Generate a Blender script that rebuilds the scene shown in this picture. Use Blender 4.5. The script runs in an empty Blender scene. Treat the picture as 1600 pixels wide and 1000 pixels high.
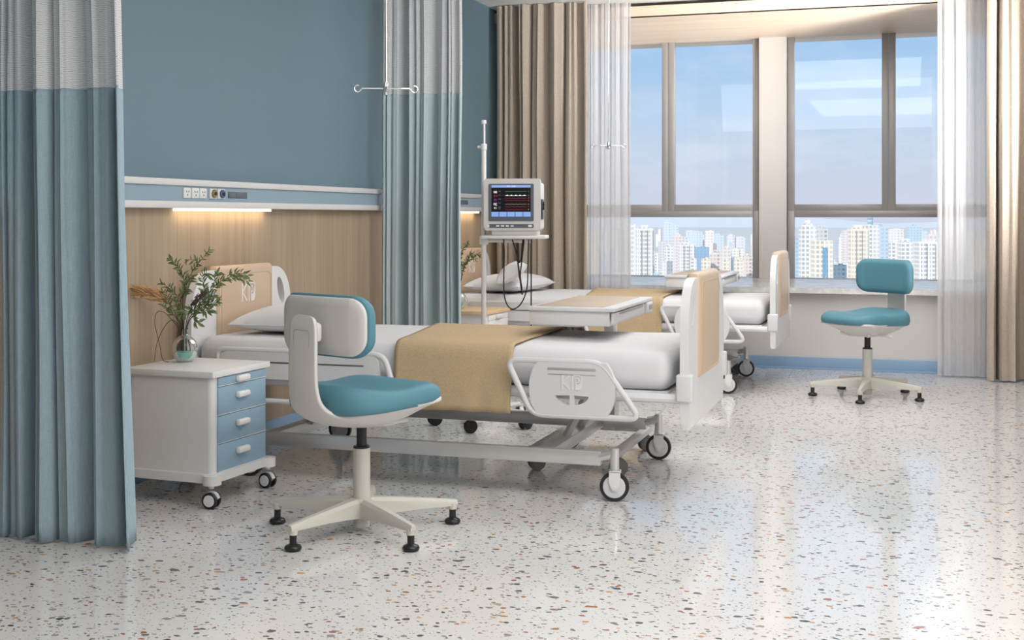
import bpy, bmesh, math, random
from mathutils import Vector, Matrix, noise
random.seed(7)
PI = math.pi
S = bpy.context.scene
COL = S.collection
def R(d): return math.radians(d)

# ------------------------------------------------------------------ materials
def mat(name, rgb=(.8, .8, .8), rough=.5, metal=0, **kw):
    m = bpy.data.materials.new(name); m.use_nodes = True
    b = m.node_tree.nodes['Principled BSDF']
    b.inputs['Base Color'].default_value = (*rgb, 1)
    b.inputs['Roughness'].default_value = rough
    b.inputs['Metallic'].default_value = metal
    for k, v in kw.items():
        b.inputs[k.replace('_', ' ')].default_value = v
    return m
def N(m, t, **kw):
    n = m.node_tree.nodes.new(t)
    for k, v in kw.items():
        setattr(n, k, v)
    return n
def L(m, a, b): m.node_tree.links.new(a, b)
def BS(m): return m.node_tree.nodes['Principled BSDF']
def ramp(m, stops, interp='LINEAR'):
    r = N(m, 'ShaderNodeValToRGB'); cr = r.color_ramp; cr.interpolation = interp
    while len(cr.elements) < len(stops): cr.elements.new(.5)
    for e, (p, c) in zip(cr.elements, stops):
        e.position = p; e.color = (*c, 1) if len(c) == 3 else c
    return r
def math_(m, op, a, b=None, c=None, clamp=False):
    n = N(m, 'ShaderNodeMath', operation=op, use_clamp=clamp)
    for i, v in enumerate((a, b, c)):
        if v is None: continue
        if isinstance(v, (int, float)): n.inputs[i].default_value = v
        else: L(m, v, n.inputs[i])
    return n.outputs[0]
def mixc(m, f, a, b, blend='MIX'):
    n = N(m, 'ShaderNodeMix', data_type='RGBA', blend_type=blend)
    for i, v in ((0, f), (6, a), (7, b)):
        if isinstance(v, (int, float)): n.inputs[i].default_value = v
        elif isinstance(v, tuple): n.inputs[i].default_value = (*v, 1)
        else: L(m, v, n.inputs[i])
    return n.outputs[2]
def coords(m, scale=(1, 1, 1), kind='Object', rot=(0, 0, 0)):
    tc = N(m, 'ShaderNodeTexCoord'); mp = N(m, 'ShaderNodeMapping')
    mp.inputs['Scale'].default_value = scale; mp.inputs['Rotation'].default_value = rot
    L(m, tc.outputs[kind], mp.inputs['Vector']); return mp.outputs['Vector']
def bump(m, h, s=.1, d=.01):
    b = N(m, 'ShaderNodeBump'); b.inputs['Strength'].default_value = s; b.inputs['Distance'].default_value = d
    L(m, h, b.inputs['Height']); L(m, b.outputs[0], BS(m).inputs['Normal'])
def nz(m, vec, scale, detail=2, rough=.5):
    n = N(m, 'ShaderNodeTexNoise'); n.inputs['Scale'].default_value = scale
    n.inputs['Detail'].default_value = detail; n.inputs['Roughness'].default_value = rough
    L(m, vec, n.inputs['Vector']); return n.outputs['Fac']
def plain(name, rgb, rough=.5, metal=0, var=.04, sc=6, **kw):
    m = mat(name, rgb, rough, metal, **kw)
    f = nz(m, coords(m), sc, 3)
    a = tuple(max(0, c*(1-var)) for c in rgb); b = tuple(min(1, c*(1+var)) for c in rgb)
    L(m, mixc(m, f, a, b), BS(m).inputs['Base Color']); return m
def fabric(name, rgb, var=.12, weave=900, rough=.9, bs=.25, stretch=(1, 1, 1), fibre=(260, 260, 18)):
    m = mat(name, rgb, rough)
    v = coords(m); f1 = nz(m, coords(m, fibre), 1, 2); f2 = nz(m, coords(m, (fibre[0]*.4, fibre[1]*.4, fibre[2]*12)), 1, 2)
    f = math_(m, 'ADD', math_(m, 'MULTIPLY', f1, .6), math_(m, 'MULTIPLY', f2, .4))
    r = ramp(m, [(.3, tuple(c*(1-var) for c in rgb)), (.7, tuple(min(1, c*(1+var)) for c in rgb))])
    L(m, f, r.inputs[0]); L(m, r.outputs[0], BS(m).inputs['Base Color'])
    bump(m, f, bs, .002)
    return m
def wood(name, dark, light, axis='z', sc=1.0, rough=.5):
    m = mat(name, light, rough)
    s = {'z': (60*sc, 60*sc, 1.5*sc), 'x': (1.5*sc, 60*sc, 60*sc), 'y': (60*sc, 1.5*sc, 60*sc)}[axis]
    s2 = tuple(q*.22 for q in s)
    f = math_(m, 'ADD', math_(m, 'MULTIPLY', nz(m, coords(m, s), 1, 4, .6), .6), math_(m, 'MULTIPLY', nz(m, coords(m, s2), 1, 3), .4))
    r = ramp(m, [(.32, dark), (.68, light)])
    L(m, f, r.inputs[0]); L(m, r.outputs[0], BS(m).inputs['Base Color'])
    return m

M = {}
M['wall_blue'] = plain('wall_blue', (.165, .255, .315), .6, var=.03, sc=2)
M['panel_blue'] = plain('panel_blue', (.29, .40, .48), .45, var=.02)
M['base_blue'] = plain('base_blue', (.26, .40, .58), .35, var=.05)
M['rail_white'] = plain('rail_white', (.74, .73, .73), .4, var=.02)
M['wall_white'] = plain('wall_white', (.66, .64, .63), .7, var=.02)
M['ceil'] = plain('ceil', (.8, .8, .8), .8, var=.02)
M['wood_wall'] = wood('wood_wall', (.345, .26, .178), (.46, .36, .255), 'z')
M['wood_soffit'] = wood('wood_soffit', (.74, .59, .45), (.86, .72, .58), 'x', .6)
M['wood_top'] = wood('wood_top', (.50, .40, .31), (.60, .49, .39), 'x', 1)
M['wood_cab'] = wood('wood_cab', (.66, .47, .27), (.78, .58, .36), 'y', .6)
M['plastic'] = plain('plastic', (.76, .76, .77), .32, var=.015)
M['rail_plastic'] = plain('rail_plastic', (.70, .70, .71), .38, var=.015)
M['cab_white'] = plain('cab_white', (.79, .775, .77), .4, var=.015)
M['cab_blue'] = plain('cab_blue', (.28, .425, .54), .4, var=.02)
M['beige'] = plain('beige', (.62, .47, .335), .38, var=.02)
M['sheet'] = plain('sheet', (.72, .72, .74), .85, var=.03, sc=3)
M['pillow'] = plain('pillow', (.72, .72, .74), .85, var=.03, sc=5)
M['blanket'] = fabric('blanket', (.53, .39, .235), .14, fibre=(160, 160, 160), bs=.4)
M['curtain_blue'] = fabric('curtain_blue', (.34, .455, .52), .13)
M['curtain_teal'] = fabric('curtain_teal', (.47, .57, .595), .07)
M['curtain_beige'] = fabric('curtain_beige', (.46, .395, .33), .15, fibre=(200, 200, 60))
M['teal'] = plain('teal', (.085, .235, .30), .6, var=.06, sc=4)
M['greige'] = plain('greige', (.69, .665, .64), .45, var=.02)
M['cream'] = plain('cream', (.60, .58, .52), .42, var=.02)
M['black'] = plain('black', (.012, .012, .014), .35, var=.1)
M['cable'] = plain('cable', (.012, .010, .010), .6, var=.1)
M['tyre'] = plain('tyre', (.02, .02, .022), .5, var=.1)
M['steel'] = plain('steel', (.74, .74, .73), .30, .75, var=.06)
M['grey_paint'] = plain('grey_paint', (.60, .59, .58), .4, .35, var=.05)
M['chrome'] = plain('chrome', (.85, .85, .87), .12, 1, var=.02)
M['white_metal'] = plain('white_metal', (.78, .78, .78), .3, var=.02)
M['grey_caster'] = plain('grey_caster', (.16, .155, .15), .5, var=.08)
M['frame_alu'] = plain('frame_alu', (.34, .33, .325), .4, .3, var=.04)
M['monitor'] = plain('monitor', (.70, .69, .67), .4, var=.02)
M['bezel'] = plain('bezel', (.12, .14, .17), .35, var=.04)
M['logo'] = plain('logo', (.86, .84, .8), .4, var=.01)
M['logo_soft'] = plain('logo_soft', (.80, .80, .81), .35, var=.01)
M['groove'] = plain('groove', (.38, .38, .39), .6, var=.02)
M['dark_slot'] = plain('dark_slot', (.10, .10, .11), .6, var=.02)
M['socket_face'] = plain('socket_face', (.82, .83, .83), .35, var=.01)
M['socket_slot'] = plain('socket_slot', (.08, .06, .06), .5)
M['gold'] = plain('gold', (.30, .24, .09), .3, .5, var=.1)
M['navy'] = plain('navy', (.07, .10, .24), .3, .2, var=.1)
M['disp'] = plain('disp', (.12, .14, .18), .3, var=.02)
M['leaf'] = plain('leaf', (.17, .235, .10), .45, var=.65, sc=45)
M['leaf_pale'] = plain('leaf_pale', (.27, .32, .19), .5, var=.35, sc=30)
M['stem'] = plain('stem', (.055, .04, .02), .7, var=.2)
M['pod'] = plain('pod', (.09, .065, .05), .8, var=.4, sc=60)
M['pampas'] = plain('pampas', (.74, .50, .27), .85, var=.3, sc=60)
M['veneer_line'] = plain('veneer_line', (.30, .22, .15), .6)

def emis(name, rgb, st):
    m = mat(name, rgb, .5); b = BS(m)
    b.inputs['Emission Color'].default_value = (*rgb, 1); b.inputs['Emission Strength'].default_value = st
    f = nz(m, coords(m), 8, 1)
    L(m, mixc(m, f, tuple(c*.96 for c in rgb), rgb), b.inputs['Base Color']); return m
M['led'] = emis('led', (1, .84, .60), 2.2)
M['scr_black'] = plain('scr_black', (.006, .005, .010), .25)
M['scr_blue'] = emis('scr_blue', (.20, .32, .62), .6)
M['scr_blue2'] = emis('scr_blue2', (.07, .13, .30), .4)
M['scr_white'] = emis('scr_white', (.9, .95, .9), .6)
M['scr_red'] = emis('scr_red', (.55, .02, .04), .8)
M['scr_dred'] = emis('scr_dred', (.22, .015, .03), .6)
M['scr_green'] = emis('scr_green', (.03, .25, .06), .6)
M['scr_olive'] = emis('scr_olive', (.30, .30, .12), .5)
M['scr_purple'] = emis('scr_purple', (.30, .02, .42), .8)

# marble sill
m = M['marble'] = mat('marble', (.7, .7, .7), .22)
f = nz(m, coords(m, (3, 3, 3)), 2.2, 6, .7)
r = ramp(m, [(.40, (.62, .62, .61)), (.55, (.72, .71, .70)), (.60, (.82, .81, .80)), (.66, (.70, .69, .68))])
L(m, f, r.inputs[0]); L(m, r.outputs[0], BS(m).inputs['Base Color'])
m = M['marble_edge'] = mat('marble_edge', (.3, .3, .3), .45)
f = nz(m, coords(m, (5, 5, 5)), 3, 6, .7)
r = ramp(m, [(.35, (.17, .165, .16)), (.55, (.24, .235, .23)), (.68, (.42, .41, .40))])
L(m, f, r.inputs[0]); L(m, r.outputs[0], BS(m).inputs['Base Color'])

# terrazzo
m = M['terrazzo'] = mat('terrazzo', (.6, .6, .6), .12)
base = coords(m)
nd = N(m, 'ShaderNodeTexNoise'); nd.inputs['Scale'].default_value = 34; nd.inputs['Detail'].default_value = 2
L(m, base, nd.inputs['Vector'])
va = N(m, 'ShaderNodeVectorMath', operation='SUBTRACT'); L(m, nd.outputs['Color'], va.inputs[0]); va.inputs[1].default_value = (.5, .5, .5)
vs = N(m, 'ShaderNodeVectorMath', operation='SCALE'); L(m, va.outputs[0], vs.inputs[0]); vs.inputs['Scale'].default_value = .022
vd = N(m, 'ShaderNodeVectorMath', operation='ADD'); L(m, base, vd.inputs[0]); L(m, vs.outputs[0], vd.inputs[1])
ff = nz(m, base, 3.0, 4)
cur = mixc(m, ff, (.665, .66, .655), (.715, .71, .71))
def chips(cur, scale, size, keep, palette, seed):
    off = N(m, 'ShaderNodeVectorMath', operation='ADD'); L(m, vd.outputs[0], off.inputs[0]); off.inputs[1].default_value = (seed*3.17, seed*1.91, 0)
    mp = N(m, 'ShaderNodeMapping'); mp.inputs['Rotation'].default_value = (0, 0, seed*1.3); mp.inputs['Scale'].default_value = (1, 1.35, 0)
    L(m, off.outputs[0], mp.inputs['Vector'])
    v = N(m, 'ShaderNodeTexVoronoi', voronoi_dimensions='2D'); v.inputs['Scale'].default_value = scale; v.inputs['Randomness'].default_value = .95
    L(m, mp.outputs[0], v.inputs['Vector'])
    sep = N(m, 'ShaderNodeSeparateColor'); L(m, v.outputs['Color'], sep.inputs[0])
    sz = math_(m, 'MULTIPLY', math_(m, 'POWER', sep.outputs[1], 1.5), size)
    inside = math_(m, 'LESS_THAN', v.outputs['Distance'], sz)
    k = math_(m, 'LESS_THAN', sep.outputs[0], keep)
    fac = math_(m, 'MULTIPLY', inside, k)
    rr = ramp(m, palette, 'CONSTANT'); L(m, sep.outputs[2], rr.inputs[0])
    return mixc(m, fac, cur, rr.outputs[0])
palB = [(0, (.05, .05, .05)), (.14, (.30, .27, .25)), (.34, (.34, .11, .04)), (.48, (.13, .10, .08)), (.60, (.52, .27, .09)), (.70, (.10, .11, .12)), (.85, (.36, .34, .32))]
palS = [(0, (.06, .06, .06)), (.25, (.30, .28, .26)), (.5, (.18, .12, .09)), (.7, (.38, .35, .32)), (.88, (.30, .16, .09))]
cur = chips(cur, 120, .38, .20, palS, 1)
cur = chips(cur, 55, .37, .28, palS, 2)
cur = chips(cur, 30, .34, .44, palB, 3)
cur = chips(cur, 20, .31, .24, palB, 4)
L(m, cur, BS(m).inputs['Base Color'])
rf = ramp(m, [(.3, (.07, .07, .07)), (.7, (.14, .14, .14))]); L(m, nz(m, base, 1.4, 3), rf.inputs[0]); L(m, rf.outputs[0], BS(m).inputs['Roughness'])

# privacy curtain mesh top: pale knit with thin crinkled horizontal gaps
def knit(name, rgb, dark):
    m = mat(name, rgb, .9)
    w = N(m, 'ShaderNodeTexWave', wave_type='BANDS', bands_direction='Z'); w.inputs['Scale'].default_value = 46
    w.inputs['Distortion'].default_value = 7; w.inputs['Detail'].default_value = 3; w.inputs['Detail Scale'].default_value = 1.2
    L(m, coords(m, (.75, .75, 1)), w.inputs['Vector'])
    r = ramp(m, [(.0, (1, 1, 1)), (.22, (0, 0, 0))]); L(m, w.outputs['Fac'], r.inputs[0])
    L(m, mixc(m, r.outputs[0], rgb, dark), BS(m).inputs['Base Color'])
    a = math_(m, 'SUBTRACT', .95, math_(m, 'MULTIPLY', r.outputs[0], .3)); L(m, a, BS(m).inputs['Alpha'])
    return m
M['knit_front'] = knit('knit_front', (.74, .75, .75), (.56, .57, .60))
M['knit_mid'] = knit('knit_mid', (.68, .69, .70), (.50, .51, .53))
# sheer
def sheer(name, op, rgb):
    m = bpy.data.materials.new(name); m.use_nodes = True; nt = m.node_tree; nt.nodes.clear()
    o = N(m, 'ShaderNodeOutputMaterial'); t = N(m, 'ShaderNodeBsdfTransparent'); d = N(m, 'ShaderNodeBsdfDiffuse'); tl = N(m, 'ShaderNodeBsdfTranslucent')
    d.inputs[0].default_value = (*rgb, 1); tl.inputs[0].default_value = (*rgb, 1)
    mx = N(m, 'ShaderNodeMixShader'); mx.inputs[0].default_value = .5; L(m, d.outputs[0], mx.inputs[1]); L(m, tl.outputs[0], mx.inputs[2])
    f = nz(m, coords(m, (200, 200, 12)), 1, 2); lw = N(m, 'ShaderNodeLayerWeight'); lw.inputs['Blend'].default_value = .35
    a = math_(m, 'ADD', math_(m, 'MULTIPLY', f, .2), op - .1); a = math_(m, 'ADD', a, math_(m, 'MULTIPLY', lw.outputs['Facing'], .18), clamp=True)
    m2 = N(m, 'ShaderNodeMixShader'); L(m, a, m2.inputs[0]); L(m, t.outputs[0], m2.inputs[1]); L(m, mx.outputs[0], m2.inputs[2])
    L(m, m2.outputs[0], o.inputs[0]); return m
M['sheer'] = sheer('sheer', .76, (.86, .85, .86))
# window pane: clear with fresnel reflection
def pane(name, refl=1.0, tint=(1, 1, 1)):
    m = bpy.data.materials.new(name); m.use_nodes = True; m.node_tree.nodes.clear()
    o = N(m, 'ShaderNodeOutputMaterial'); t = N(m, 'ShaderNodeBsdfTransparent'); g = N(m, 'ShaderNodeBsdfGlossy')
    t.inputs[0].default_value = (*tint, 1); g.inputs['Roughness'].default_value = .02
    fr = N(m, 'ShaderNodeFresnel'); fr.inputs[0].default_value = 1.45
    f = math_(m, 'MULTIPLY', fr.outputs[0], refl, clamp=True)
    f = math_(m, 'MULTIPLY', f, math_(m, 'ADD', .95, math_(m, 'MULTIPLY', nz(m, coords(m), 3, 1), .1)))
    mx = N(m, 'ShaderNodeMixShader'); L(m, f, mx.inputs[0]); L(m, t.outputs[0], mx.inputs[1]); L(m, g.outputs[0], mx.inputs[2]); L(m, mx.outputs[0], o.inputs[0])
    return m
M['pane'] = pane('pane', .8, (.97, .985, 1))
M['glass'] = pane('glass', .9, (.90, .94, .93))
M['water'] = mat('water', (.35, .72, .66), .05, 0, Alpha=.55)

# ------------------------------------------------------------------ mesh helpers
def nb(): return bmesh.new()
def box(bm, c, s, bev=0, seg=2, rz=0, rot=None):
    r = bmesh.ops.create_cube(bm, size=1)
    vs = r['verts']
    bmesh.ops.scale(bm, vec=s, verts=vs)
    if bev > 0:
        es = list({e for v in vs for e in v.link_edges})
        rr = bmesh.ops.bevel(bm, geom=es, offset=min(bev, min(s)*.49), segments=seg, affect='EDGES', profile=.5, clamp_overlap=True)
        vs = list({v for f in rr['faces'] for v in f.verts} | {v for v in vs if v.is_valid})
    if rot is not None: bmesh.ops.rotate(bm, cent=(0, 0, 0), matrix=rot, verts=vs)
    elif rz: bmesh.ops.rotate(bm, cent=(0, 0, 0), matrix=Matrix.Rotation(rz, 3, 'Z'), verts=vs)
    bmesh.ops.translate(bm, vec=c, verts=vs)
    return vs
def tube(bm, pts, r, seg=10, closed=False, caps=True):
    pts = [Vector(p) for p in pts]; n = len(pts); rings = []
    rr = r if isinstance(r, (list, tuple)) else [r]*n
    up = None
    for i, p in enumerate(pts):
        if closed: d = (pts[(i+1) % n] - pts[i-1])
        else: d = pts[min(i+1, n-1)] - pts[max(i-1, 0)]
        d.normalize()
        if up is None:
            up = Vector((0, 0, 1)) if abs(d.z) < .9 else Vector((1, 0, 0))
        a = d.cross(up)
        if a.length < 1e-5: a = d.orthogonal()
        a.normalize(); b = a.cross(d).normalized(); up = b
        rings.append([bm.verts.new(p + (a*math.cos(2*PI*k/seg) + b*math.sin(2*PI*k/seg))*rr[i]) for k in range(seg)])
    m_ = n if closed else n-1
    for i in range(m_):
        A, B = rings[i], rings[(i+1) % n]
        for k in range(seg):
            bm.faces.new((A[k], A[(k+1) % seg], B[(k+1) % seg], B[k]))
    if caps and not closed:
        bm.faces.new(rings[0][::-1]); bm.faces.new(rings[-1])
def fillet(pts, r, n=5, closed=False):
    pts = [Vector(p) for p in pts]; out = []; m_ = len(pts)
    for i, p in enumerate(pts):
        if not closed and i in (0, m_-1): out.append(p); continue
        a = pts[i-1] - p; b = pts[(i+1) % m_] - p
        rr = min(r, a.length*.45, b.length*.45)
        A = p + a.normalized()*rr; B = p + b.normalized()*rr
        for k in range(n+1):
            t = k/n; out.append(A*(1-t)**2 + p*2*t*(1-t) + B*t*t)
    return out
def smooth_path(pts, n=8):
    P = [Vector(p) for p in pts]; P = [P[0]*2-P[1]] + P + [P[-1]*2-P[-2]]; out = []
    for i in range(1, len(P)-2):
        for k in range(n):
            t = k/n; a, b, c, d = P[i-1:i+3]
            out.append(.5*((2*b)+(-a+c)*t+(2*a-5*b+4*c-d)*t*t+(-a+3*b-3*c+d)*t**3))
    out.append(P[-2]); return out
def lathe(bm, prof, c=(0, 0, 0), seg=24, axis='Z'):
    rings = []
    for (r, z) in prof:
        ring = []
        for k in range(seg):
            a = 2*PI*k/seg
            v = (r*math.cos(a), r*math.sin(a), z)
            if axis == 'Y': v = (v[0], v[2], v[1])
            if axis == 'X': v = (v[2], v[0], v[1])
            ring.append(bm.verts.new(Vector(c)+Vector(v)))
        rings.append(ring)
    for A, B in zip(rings, rings[1:]):
        for k in range(seg):
            bm.faces.new((A[k], A[(k+1) % seg], B[(k+1) % seg], B[k]))
    bm.faces.new(rings[0][::-1]); bm.faces.new(rings[-1])
def cyl(bm, c, r, h, seg=20, axis='Z', bev=0):
    b = min(bev, r*.5, h*.4)
    pr = [(r-b, 0), (r, b), (r, h-b), (r-b, h)] if b > 0 else [(r, 0), (r, h)]
    pr = [(q, z-h/2) for q, z in pr]
    lathe(bm, pr, c, seg, axis)
def prism(bm, poly, t0, t1, plane='YZ'):
    def P(a, b, t): return {'YZ': (t, a, b), 'XZ': (a, t, b), 'XY': (a, b, t)}[plane]
    A = [bm.verts.new(P(a, b, t0)) for a, b in poly]; B = [bm.verts.new(P(a, b, t1)) for a, b in poly]
    n = len(poly)
    bm.faces.new(A[::-1]); bm.faces.new(B)
    for i in range(n): bm.faces.new((A[i], A[(i+1) % n], B[(i+1) % n], B[i]))
def rrect(w, h, r, n=6, cx=0, cy=0):
    out = []
    for sx, sy, a0 in ((1, 1, 0), (-1, 1, 90), (-1, -1, 180), (1, -1, 270)):
        for k in range(n+1):
            a = R(a0 + 90*k/n); out.append((cx+sx*(w/2-r)+r*math.cos(a), cy+sy*(h/2-r)+r*math.sin(a)))
    return out
def grid(bm, nu, nv, f, wrapu=False):
    V = [[bm.verts.new(f(i/nu, j/nv)) for j in range(nv+1)] for i in range(nu + (0 if wrapu else 1))]
    k = len(V)
    for i in range(nu):
        for j in range(nv):
            bm.faces.new((V[i][j], V[(i+1) % k][j], V[(i+1) % k][j+1], V[i][j+1]))
    return V
def obj(name, bm, mt, parent=None, ang=35, smooth=True, loc=None):
    bmesh.ops.recalc_face_normals(bm, faces=bm.faces[:])
    me = bpy.data.meshes.new(name); bm.to_mesh(me); bm.free()
    me.materials.append(M[mt] if isinstance(mt, str) else mt)
    if smooth:
        me.shade_smooth(); me.set_sharp_from_angle(angle=R(ang))
    o = bpy.data.objects.new(name, me); COL.objects.link(o)
    if parent: o.parent = parent
    if loc: o.location = loc
    return o
def thing(name, label, cat, loc=(0, 0, 0), rz=0, group=None):
    o = bpy.data.objects.new(name, None); COL.objects.link(o); o.empty_display_size = .1
    o.location = loc; o.rotation_euler = (0, 0, rz); o['label'] = label; o['category'] = cat
    if group: o['group'] = group
    return o
def tag(o, label, cat, group=None):
    o['label'] = label; o['category'] = cat
    if group: o['group'] = group
    return o
def struct(name, bm, mt, parent=None, label=None, cat=None, **kw):
    o = obj(name, bm, mt, parent, **kw)
    if not parent:
        o['kind'] = 'structure'
        if label: o['label'] = label; o['category'] = cat
    return o
def dup(o, parent=None, loc=None, rz=None, label=None):
    c = o.copy(); COL.objects.link(c)
    if parent: c.parent = parent
    if loc is not None: c.location = loc
    if rz is not None: c.rotation_euler = (0, 0, rz)
    if label: c['label'] = label
    for ch in list(o.children): dup(ch, c)
    return c
def subsurf(o, l=2):
    s = o.modifiers.new('s', 'SUBSURF'); s.levels = l; s.render_levels = l; return o
def solid(o, t, off=0):
    s = o.modifiers.new('t', 'SOLIDIFY'); s.thickness = t; s.offset = off; return o
def boolcut(o, bm):
    me = bpy.data.meshes.new('cut'); bmesh.ops.recalc_face_normals(bm, faces=bm.faces[:]); bm.to_mesh(me); bm.free()
    c = bpy.data.objects.new('cut', me); COL.objects.link(c)
    b = o.modifiers.new('b', 'BOOLEAN'); c.parent = o.parent; b.operation = 'DIFFERENCE'; b.object = c; b.solver = 'EXACT'
    bpy.context.view_layer.update()
    dg = bpy.context.evaluated_depsgraph_get()
    nm = bpy.data.meshes.new_from_object(o.evaluated_get(dg)); o.modifiers.clear(); o.data = nm
    nm.shade_smooth(); nm.set_sharp_from_angle(angle=R(35))
    bpy.data.objects.remove(c)
def text_bm(s, size, mirror=False):
    cu = bpy.data.curves.new('t', 'FONT'); cu.body = s; cu.size = size; cu.align_x = 'CENTER'; cu.align_y = 'CENTER'; cu.resolution_u = 2
    o = bpy.data.objects.new('t', cu); COL.objects.link(o); bpy.context.view_layer.update()
    me = bpy.data.meshes.new_from_object(o.evaluated_get(bpy.context.evaluated_depsgraph_get()))
    bpy.data.objects.remove(o); bm = nb(); bm.from_mesh(me); bpy.data.meshes.remove(me); return bm

# ------------------------------------------------------------------ camera
F = 1970.; HZ = 338.5; TH = math.atan(630/F); CAM = Vector((3.138, 0, 1.15))
st, ct = math.sin(TH), math.cos(TH)
cam = bpy.data.cameras.new('camera'); co = bpy.data.objects.new('camera', cam); COL.objects.link(co)
co.location = CAM; co.rotation_euler = (R(90), 0, TH)
cam.sensor_width = 36; cam.sensor_fit = 'HORIZONTAL'; cam.lens = F/1600*36; cam.shift_y = -(500-HZ)/1600
cam.clip_start = .05; cam.clip_end = 20000
S.camera = co
def from_cam(lat, dep, z=0):      # world point from camera-relative lateral and depth distances
    return Vector((CAM.x - st*dep + ct*lat, ct*dep + st*lat, z))

# ------------------------------------------------------------------ room shell
WX, RX, NY, FY, BY, CZ, SZ, TZ = -.06, 6.2, -2.2, 9.75, 11.15, 2.81, .616, 2.70
bm = nb(); box(bm, ((WX+RX)/2, (NY+FY)/2+.05, -.05), (RX-WX+.4, FY-NY+.5, .1)); struct('floor', bm, 'terrazzo', smooth=False)
bm = nb(); box(bm, ((WX+RX)/2, (NY+FY)/2, CZ+.05), (RX-WX+.4, FY-NY+.4, .1)); struct('ceiling', bm, 'ceil', smooth=False)
bm = nb(); box(bm, (WX-.06, (NY+FY)/2, 1.15+CZ/2), (.12, FY-NY+.4, CZ-1.15+.9+.25)); 
bm.free(); bm = nb(); box(bm, (WX-.08, (NY+FY)/2, CZ/2), (.12, FY-NY+.4, CZ)); struct('wall_left', bm, 'wall_blue', smooth=False)
# timber wainscot: boards with thin joints
bm = nb()
y = NY
while y < FY-.3:
    w = .60; box(bm, (WX-.012, y+w/2, (.09+1.195)/2), (.022, w-.0015, 1.105)); y += w
struct('trim_1', bm, 'wood_wall', smooth=False, label='pale vertical grain timber wainscot along the blue wall', cat='wall panel')
bm = nb(); box(bm, (WX+.004, (NY+FY)/2, .045), (.018, FY-NY, .095), .004); struct('baseboard_left', bm, 'base_blue')
bm = nb(); box(bm, ((WX+RX)/2, FY-.005, .045), (RX-WX, .02, .09), .004); box(bm, ((WX+RX)/2, FY-.014, .006), (RX-WX, .03, .016), .004)
struct('baseboard_far', bm, 'base_blue')
bm = nb(); box(bm, ((WX+RX)/2, FY+.06, (SZ-.04)/2), (RX-WX+.3, .12, SZ-.04)); 
box(bm, (-.02+WX/2, FY+.06, CZ/2), (.40, .12, CZ)); box(bm, (5.15, FY+.06, CZ/2), (2.3, .12, CZ)); struct('wall_far', bm, 'wall_white', smooth=False)
bm = nb(); box(bm, (RX+.06, (NY+FY)/2, CZ/2), (.12, FY-NY+.4, CZ)); struct('wall_right', bm, 'wall_white', smooth=False)
bm = nb(); box(bm, ((WX+RX)/2, NY-.06, CZ/2), (RX-WX+.4, .12, CZ)); struct('wall_near', bm, 'wall_white', smooth=False)
# bay: sides, pillar, wall above/below windows
bm = nb(); box(bm, (.12, 10.6, 1.6), (.1, 1.9, 3.0)); struct('wall_bay_left', bm, 'wall_white', smooth=False)
bm = nb(); box(bm, (4.05, 10.6, 1.6), (.1, 1.9, 3.0)); struct('wall_bay_right', bm, 'wall_white', smooth=False)
bm = nb(); box(bm, (1.965, BY+.04, (SZ+TZ)/2), (.235, .26, TZ-SZ+.1), .004); struct('wall_pillar', bm, 'wall_white', label='narrow white pillar between the two big windows', cat='pillar')
bm = nb(); box(bm, (3.9, BY+.05, (SZ+TZ)/2), (.3, .2, TZ-SZ+.1)); struct('wall_bay_end', bm, 'wall_white', smooth=False)
bm = nb(); box(bm, (2.1, BY+.1, SZ/2-.05), (4.1, .12, SZ+.1)); struct('wall_bay_back', bm, 'wall_white', smooth=False)
bm = nb(); box(bm, (2.1, (9.60+BY)/2+.15, TZ+.04), (4.6, BY-9.60+.3, .08)); box(bm, (2.1, 9.60+.03, TZ+.04), (4.6, .06, .08)); struct('trim_2', bm, 'wood_soffit', smooth=False, label='pale timber lining over the deep window bay', cat='soffit')
bm = nb(); box(bm, (3.07, 10.45, CZ+.08), (6.6, 1.9, .1)); struct('ceiling_bay', bm, 'ceil', smooth=False)
bm = nb(); box(bm, (2.08, (9.70+BY)/2, SZ-.02), (3.85, BY-9.70+.1, .04)); s = struct('window_sill', bm, 'marble', smooth=False, label='deep grey marble sill under the two windows', cat='window sill')
bm = nb(); box(bm, (2.08, 9.698, SZ-.0225), (3.85, .02, .046), .002); struct('sill_edge', bm, 'marble_edge', s)

# windows
def window(name, x0, mx, x1, label):
    w = thing(name, label, 'window'); w['kind'] = 'structure'
    w.location = (0, BY, 0)
    z0, z1, t0, t1 = SZ-.020, TZ+.03, 1.15, 1.252
    bm = nb(); d = .07; fw = .055
    def fr(xa, xb, za, zb):
        box(bm, (xa+fw/2, 0, (za+zb)/2), (fw, d, zb-za), .003); box(bm, (xb-fw/2, 0, (za+zb)/2), (fw, d, zb-za), .003)
        box(bm, ((xa+xb)/2, 0, zb-fw/2), (xb-xa-2*fw, d, fw), .003); box(bm, ((xa+xb)/2, 0, za+fw/2), (xb-xa-2*fw, d, fw), .003)
    fr(x0, mx-.001, (t0+t1)/2, z1+.04); fr(mx+.001, x1, (t0+t1)/2, z1+.04); fr(x0, x1, z0-.03, (t0+t1)/2-.001)
    obj('window_frame', bm, 'frame_alu', w)
    bm = nb()
    for (xa, xb, za, zb) in ((x0, mx, t1, z1), (mx, x1, t1, z1), (x0, x1, z0, t0)):
        box(bm, ((xa+xb)/2, .012, (za+zb)/2), (xb-xa-2*fw+.004, .006, zb-za+.004))
        obj('pane', bm, 'pane', w, smooth=False); bm = nb()
    bm.free()
window('window_1', .17, 1.042, 1.842, 'large grey framed window left of the white pillar')
window('window_2', 2.088, 2.925, 3.76, 'large grey framed window right of the white pillar')

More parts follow.
